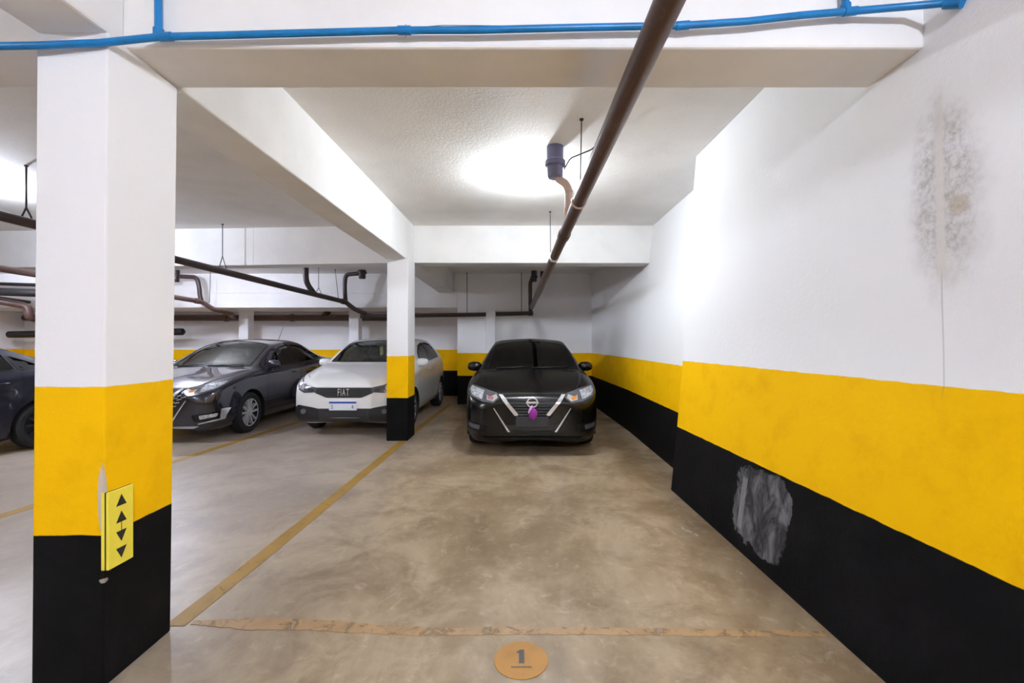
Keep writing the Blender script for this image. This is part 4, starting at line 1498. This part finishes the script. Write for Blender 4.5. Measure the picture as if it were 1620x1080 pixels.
def sedan_front(B, root, mat, style):
    g = [(-.38, .715), (.38, .715), (.335, .66), (.20, .455), (-.20, .455), (-.335, .66)]
    gr = B.patch('front', g, 'grille', M['gloss_black'], root, off=0.006)
    # honeycomb bars across the grille
    mb = MB()
    for z in (.665, .63, .595, .56, .525, .49):
        hw_ = float(np.interp(z, [.455, .66, .735], [.20, .335, .40])) - 0.03
        pts = []
        for k in range(9):
            x = lerp(-hw_, hw_, k / 8)
            loc, nor = B.hit('front', x, z)
            pts.append(loc + nor * 0.010)
        mb.tube(pts, 0.0045, 6)
    mb.build('grille_bars', M['trim_black'] if style != 'grey' else M['silver'], gr)
    # V-shaped chrome
    for s in (1, -1):
        p = [(.412, .758), (.362, .758), (.172, .535), (.182, .515), (.215, .515)]
        p = p if s > 0 else mirror(p)
        B.patch('front', p, 'chrome_bar', M['chrome'], root, off=0.022, depth=0.02, step=0.04, label='chrome bar beside the grille')
        # lower gloss blades
        lo = [(.475, .60), (.468, .605), (.285, .335), (.27, .315), (.30, .315)]
        lo = lo if s > 0 else mirror(lo)
        B.patch('front', lo, 'bumper_blade', M['chrome'], root, off=0.012, depth=0.012, step=0.05)
        # headlamps
        hl = [(.425, .775), (.40, .725), (.475, .665), (.62, .68), (.77, .74), (.812, .80), (.805, .855), (.62, .825)]
        hl = smooth_poly(hl, 0.015, 2)
        h = B.patch('front', hl if s > 0 else mirror(hl), 'headlamp', M['lamp_inner'], root, off=0.006, step=0.04)
        br = [(.60, .80), (.62, .705), (.75, .75), (.790, .80), (.78, .842)]
        B.patch('front', br if s > 0 else mirror(br), 'reflector', M['lamp_lens'], h, off=0.010, depth=0.004, step=0.04)
        br2 = [(.445, .765), (.425, .725), (.478, .684), (.56, .70), (.565, .755), (.52, .735)]
        B.patch('front', br2 if s > 0 else mirror(br2), 'daylight_strip', M['lamp_bright'], h, off=0.010, depth=0.004, step=0.04)
        am = [(.475, .735), (.49, .700), (.545, .710), (.55, .742)]
        B.patch('front', am if s > 0 else mirror(am), 'turn_signal', M['amber'] if s > 0 or style == 'grey' else M['pink_pale'], h, off=0.012, depth=0.004, step=0.04)
        # fog lamp recess
        fg = smooth_poly([(.54, .40), (.58, .305), (.815, .335), (.83, .445), (.73, .425)], 0.02, 2)
        f = B.patch('front', fg if s > 0 else mirror(fg), 'fog_lamp_recess', M['gloss_black'], root, off=0.006, step=0.05)
        fl_ = smooth_poly([(.64, .395), (.65, .34), (.79, .365), (.80, .412)], 0.012, 2)
        B.patch('front', fl_ if s > 0 else mirror(fl_), 'fog_lamp', M['lamp_lens'] if style == 'grey' else M['lamp_inner'], f, off=0.014, depth=0.01, step=0.05)
        if style == 'grey':
            cl = [(.835, .47), (.815, .465), (.805, .33), (.62, .285), (.63, .275), (.825, .315), (.85, .46)]
            B.patch('front', cl if s > 0 else mirror(cl), 'fog_chrome', M['chrome'], f, off=0.016, depth=0.012, step=0.05)
            # bright dashes of the grille edge
            for (x, z) in ((.36, .66), (.31, .625), (.36, .61), (.27, .57), (.33, .565), (.24, .53), (.29, .515), (.42, .64)):
                q = [(x, z), (x + .06, z + .012), (x + .058, z + .024), (x - .002, z + .012)]
                B.patch('front', q if s > 0 else mirror(q), 'chrome_dash', M['chrome'], gr, off=0.016, depth=0.008, step=0.1)
    lowg = smooth_poly([(-.34, .40), (.34, .40), (.28, .275), (-.28, .275)], 0.02, 2)
    B.patch('front', lowg, 'lower_grille', M['trim_black'], root, off=0.006)
    spl = [(-.62, .245), (.62, .245), (.55, .215), (-.55, .215)]
    B.patch('front', spl, 'chin_strip', M['silver'] if style == 'grey' else M['gloss_black'], root, off=0.012, depth=0.012)
    # round badge
    loc, nor = B.hit('front', 0, .675)
    bd = empty('badge', loc + Vector((0, -0.016, 0))); bd.parent = root
    ring = MB()
    ring.tube([(0.062 * math.cos(a), 0, 0.058 * math.sin(a)) for a in [2 * math.pi * k / 28 for k in range(29)]], 0.010, 8, caps=False)
    ring.build('badge_ring', M['chrome'], bd, smooth=60)
    MB().box(-0.078, 0.078, -0.010, 0.004, -0.013, 0.013).build('badge_bar', M['chrome'], bd, bevel=0.003)
    # tail lamps
    for s in (1, -1):
        tl = [(.50, .95), (.52, .86), (.74, .86), (.77, .98), (.66, .985)]
        B.patch('rear', tl if s > 0 else mirror(tl), 'tail_lamp', M['red_lens'], root, off=0.006)

def sedan(style, loc, rz, mat, label, rim, spokes=10, drop=0.0, cx_plate=None):
    root = empty('car', loc, rz)
    tag(root, label, 'car')
    S = dict(SED)
    S['front'] = lambda B, r, m: sedan_front(B, r, m, style)
    if style == 'grey':
        S['mirror_mat'] = mat
    B = make_car(S, root, mat, rim, spokes=spokes, windows=('glass_deep' if style == 'black' else 'glass_wind', 'glass_dark'))
    return root, B

grey, Bg = sedan('grey', (-5.09, 6.27, 0), 0, M['car_grey'], 'dark grey sedan with silver alloy wheels parked just past the near pillar', M['silver'])
loc, nor = Bg.hit('top', 0.12, 3.0)
MB().tube([loc - Vector((0, 0, 0.01)), loc + Vector((0, 0.03, 0.02)), loc + Vector((0.02, 0.20, 0.30))], [0.012, 0.006, 0.003], 8).build('aerial', M['trim_black'], grey)

blk, Bb = sedan('black', (0.132, 5.58, 0), 0, M['car_black'], 'black sedan with chrome V grille parked at the back of the right bay', M['dark_alloy'])
pl = empty('number_plate', (0, -0.045, 0.44)); pl.parent = blk
MB().box(-0.20, 0.20, 0, 0.012, -0.065, 0.065).build('plate', M['plate_dark'], pl, bevel=0.006)
# soft purple ornament tied under the badge
orn = empty('purple_ornament', (0.0, -0.065, 0.545)); orn.parent = blk
pom = MB()
random.seed(5)
vs_, fs_ = [], []
for i in range(9):
    ph = math.pi * i / 8
    for k in range(16):
        a = 2 * math.pi * k / 16
        rr = 1 + 0.10 * math.sin(5 * a + i)
        vs_.append((0.052 * rr * math.sin(ph) * math.cos(a) + 0.01, 0.035 * math.sin(ph) * math.sin(a), 0.078 * math.cos(ph) * (1 if i < 4 else 0.85) - 0.01))
for i in range(8):
    for k in range(16):
        k2 = (k + 1) % 16
        fs_.append((i * 16 + k, i * 16 + k2, (i + 1) * 16 + k2, (i + 1) * 16 + k))
pom.add(vs_, fs_)
pom.build('tuft', M['purple'], orn, smooth=60)
MB().tube([(-0.045, -0.01, 0.01), (-0.022, -0.03, 0.06), (0.0, -0.01, 0.095)], [0.012, 0.018, 0.012], 10).build('pale_tuft', M['purple_pale'], orn, smooth=60)

# ---------------------------------------------------------------- hatchback
HAT = dict(
    L=4.0, half=0.862, wr=0.31, arch=0.36, yf=0.80, yr=3.33, cowl_z=1.04, zfloor=0.24,
    w=[(0, .60), (.015, .66), (.05, .72), (.12, .78), (.25, .825), (.45, .852), (.75, .86), (1.5, .862), (3.1, .862), (3.5, .855), (3.75, .83), (3.9, .79), (4.0, .70)],
    zb=[(0, .30), (.03, .26), (.08, .225), (.2, .20), (.5, .20), (3.2, .21), (3.7, .26), (3.9, .32), (4.0, .42)],
    mid=[(0, .50), (.2, .52), (1, .54), (3.5, .58), (4.0, .62)],
    top=[(0, .755), (.02, .79), (.06, .825), (.14, .865), (.3, .92), (.5, .965), (.75, 1.01), (.95, 1.045), (1.05, 1.075), (1.25, 1.18), (1.5, 1.31), (1.72, 1.40), (1.95, 1.46), (2.3, 1.498), (2.6, 1.50), (2.9, 1.485), (3.2, 1.455), (3.45, 1.41), (3.6, 1.36), (3.75, 1.24), (3.87, 1.08), (3.95, .98), (4.0, .86)],
    shoulder=[(0, .63), (.06, .69), (.14, .745), (.3, .80), (.5, .85), (.8, .895), (1.1, .92), (1.5, .925), (3.0, .97), (3.6, .99), (3.85, .95), (4.0, .78)],
    sh_x=[(0, .97), (.3, .975), (1.0, .985), (3.5, .98), (4.0, .97)],
    belt=[(0, .70), (.06, .755), (.14, .80), (.3, .86), (.5, .91), (.8, .96), (1.1, .985), (1.5, .99), (3.0, 1.05), (3.5, 1.08), (3.75, 1.06), (3.9, .99), (4.0, .82)],
    belt_x=[(0, .90), (.3, .905), (1.0, .93), (1.5, .95), (3.0, .95), (3.6, .94), (4.0, .90)],
    rail_x=[(0, .42), (.1, .54), (.3, .62), (.6, .68), (.95, .73), (1.05, .745), (1.4, .71), (1.7, .655), (2.0, .63), (2.6, .62), (3.1, .615), (3.5, .61), (3.75, .64), (3.9, .66), (4.0, .55)],
    rail_z=[(0, .738), (.02, .77), (.06, .805), (.14, .845), (.3, .90), (.5, .945), (.75, .99), (.95, 1.018), (1.05, 1.03), (1.3, 1.13), (1.55, 1.26), (1.8, 1.36), (2.05, 1.415), (2.35, 1.44), (2.6, 1.442), (2.9, 1.43), (3.2, 1.395), (3.45, 1.35), (3.6, 1.30), (3.75, 1.19), (3.87, 1.05), (3.95, .95), (4.0, .84)],
    windscreen=[(-.675, 1.13), (-.4, 1.06), (0, 1.035), (.4, 1.06), (.675, 1.13), (.585, 1.82), (.3, 1.88), (0, 1.895), (-.3, 1.88), (-.585, 1.82)],
    rear_glass=[(-.50, 3.58), (.50, 3.58), (.52, 3.82), (-.52, 3.82)],
    side_windows=[
        [(1.42, 1.035), (1.66, 1.225), (1.90, 1.335), (2.20, 1.385), (2.30, 1.388), (2.30, 1.055)],
        [(2.36, 1.06), (2.36, 1.388), (2.70, 1.382), (2.95, 1.355), (3.10, 1.30), (3.20, 1.19), (3.18, 1.10)],
    ],
    seams=[[(1.24, .36), (1.20, .60), (1.20, .85), (1.32, .985)], [(2.33, .32), (2.32, .65), (2.33, 1.04)], [(2.90, .36), (3.0, .55), (3.12, .75), (3.18, 1.06)], [(1.24, .32), (2.86, .31)]],
    handles=[(2.10, .90), (2.98, .94)],
    hood_seam=[[(.76, 1.05), (.75, .85), (.73, .55), (.68, .33), (.60, .20)]],
    mirror=(1.36, 1.05, .77), wiper_y=1.0, seat_y=1.95, dash_y=1.25, dash_z=1.0, mir_y=1.80, mir_z=1.36,
)

def hatch_front(B, root, mat):
    g = smooth_poly([(-.42, .735), (.42, .735), (.44, .66), (.26, .585), (-.26, .585), (-.44, .66)], 0.02, 2)
    gr = B.patch('front', g, 'grille', M['charcoal'], root, off=0.006)
    mb = MB()
    for z in (.715, .69, .665, .64, .615):
        hw_ = float(np.interp(z, [.585, .66, .735], [.26, .43, .41])) - 0.03
        pts = []
        for k in range(9):
            x = lerp(-hw_, hw_, k / 8)
            loc, nor = B.hit('front', x, z)
            pts.append(loc + nor * 0.009)
        mb.tube(pts, 0.004, 6)
    mb.build('grille_bars', M['trim_black'], gr)
    loc, nor = B.hit('front', 0, .665)
    text_mesh('FIAT', 0.150, (0, loc.y - 0.016, .662), M['lamp_bright'], 'maker_letters', gr, xscale=0.50, depth=0.006, space=1.22)
    for s in (1, -1):
        hl = smooth_poly([(.405, .735), (.425, .665), (.60, .655), (.70, .70), (.75, .79), (.765, .90), (.70, .845), (.58, .77)], 0.015, 2)
        h = B.patch('front', hl if s > 0 else mirror(hl), 'headlamp', M['lamp_inner'], root, off=0.007, step=0.04)
        b1 = [(.60, .755), (.61, .69), (.685, .72), (.725, .79), (.735, .85), (.69, .82)]
        B.patch('front', b1 if s > 0 else mirror(b1), 'reflector', M['lamp_lens'], h, off=0.011, depth=0.004, step=0.04)
        b2 = [(.45, .71), (.46, .68), (.53, .68), (.54, .735)]
        B.patch('front', b2 if s > 0 else mirror(b2), 'turn_signal', M['dark_alloy'], h, off=0.011, depth=0.004, step=0.04)
        fr = smooth_poly([(.37, .42), (.48, .445), (.69, .48), (.75, .44), (.81, .33), (.80, .26), (.37, .26)], 0.02, 2)
        f = B.patch('front', fr if s > 0 else mirror(fr), 'fog_lamp_recess', M['trim_black'], root, off=0.012, depth=0.02, step=0.05)
        loc, nor = B.hit('front', s * .60, .385)
        MB().lathe([(0.040, 0.0), (0.038, -0.012)], (loc.x, loc.y - 0.018, loc.z), 'Y', 16).build('fog_lamp', M['lamp_inner'], f)
    low = [(-.81, .30), (-.40, .30), (-.38, .425), (.38, .425), (.40, .30), (.81, .30), (.74, .215), (-.74, .215)]
    B.patch('front', low, 'lower_grille', M['charcoal'], root, off=0.008, depth=0.015, step=0.05)
    mb = MB()
    for z in (.40, .37, .34, .31):
        pts = []
        for k in range(7):
            x = lerp(-.35, .35, k / 6)
            loc, nor = B.hit('front', x, z)
            pts.append(loc + nor * 0.012)
        mb.tube(pts, 0.005, 6)
    mb.build('intake_bars', M['trim_black'], root)
    loc, nor = B.hit('front', 0, .47)
    pl = empty('number_plate', (-0.01, loc.y - 0.012, .468)); pl.parent = root
    MB().box(-0.205, 0.205, -0.006, 0.01, -0.068, 0.068).build('plate', M['plate_white'], pl, bevel=0.004)
    MB().box(-0.200, 0.200, -0.0085, -0.005, 0.036, 0.063).build('blue_band', M['plate_blue'], pl)
    text_mesh('S', 0.085, (-0.155, -0.008, -0.018), M['print_dark'], 'plate_letter', pl, depth=0.001, xscale=0.7)
    text_mesh('4', 0.085, (0.145, -0.008, -0.018), M['print_dark'], 'plate_letter', pl, depth=0.001, xscale=0.7)
    for s in (1, -1):
        tl = [(.52, .98), (.54, .86), (.74, .88), (.76, 1.0), (.66, 1.03)]
        B.patch('rear', tl if s > 0 else mirror(tl), 'tail_lamp', M['red_lens'], root, off=0.006)

wht = empty('car', (-2.635, 6.77, 0))
tag(wht, 'white hatchback with black bumper parked behind the far pillar', 'car')
S = dict(HAT); S['front'] = hatch_front
Bw = make_car(S, wht, M['car_white'], M['silver'], spokes=10)
# parking paper hanging from the mirror
MB().box(-0.03, 0.03, 1.80, 1.803, 1.17, 1.32).build('paper_tag', M['paper'], wht)

# navy car at the left edge
nv, Bn = sedan('navy', (-7.91, 2.85, 0), R(-12), M['car_navy'], 'dark navy car cut off by the left edge of the picture', M['dark_alloy'])
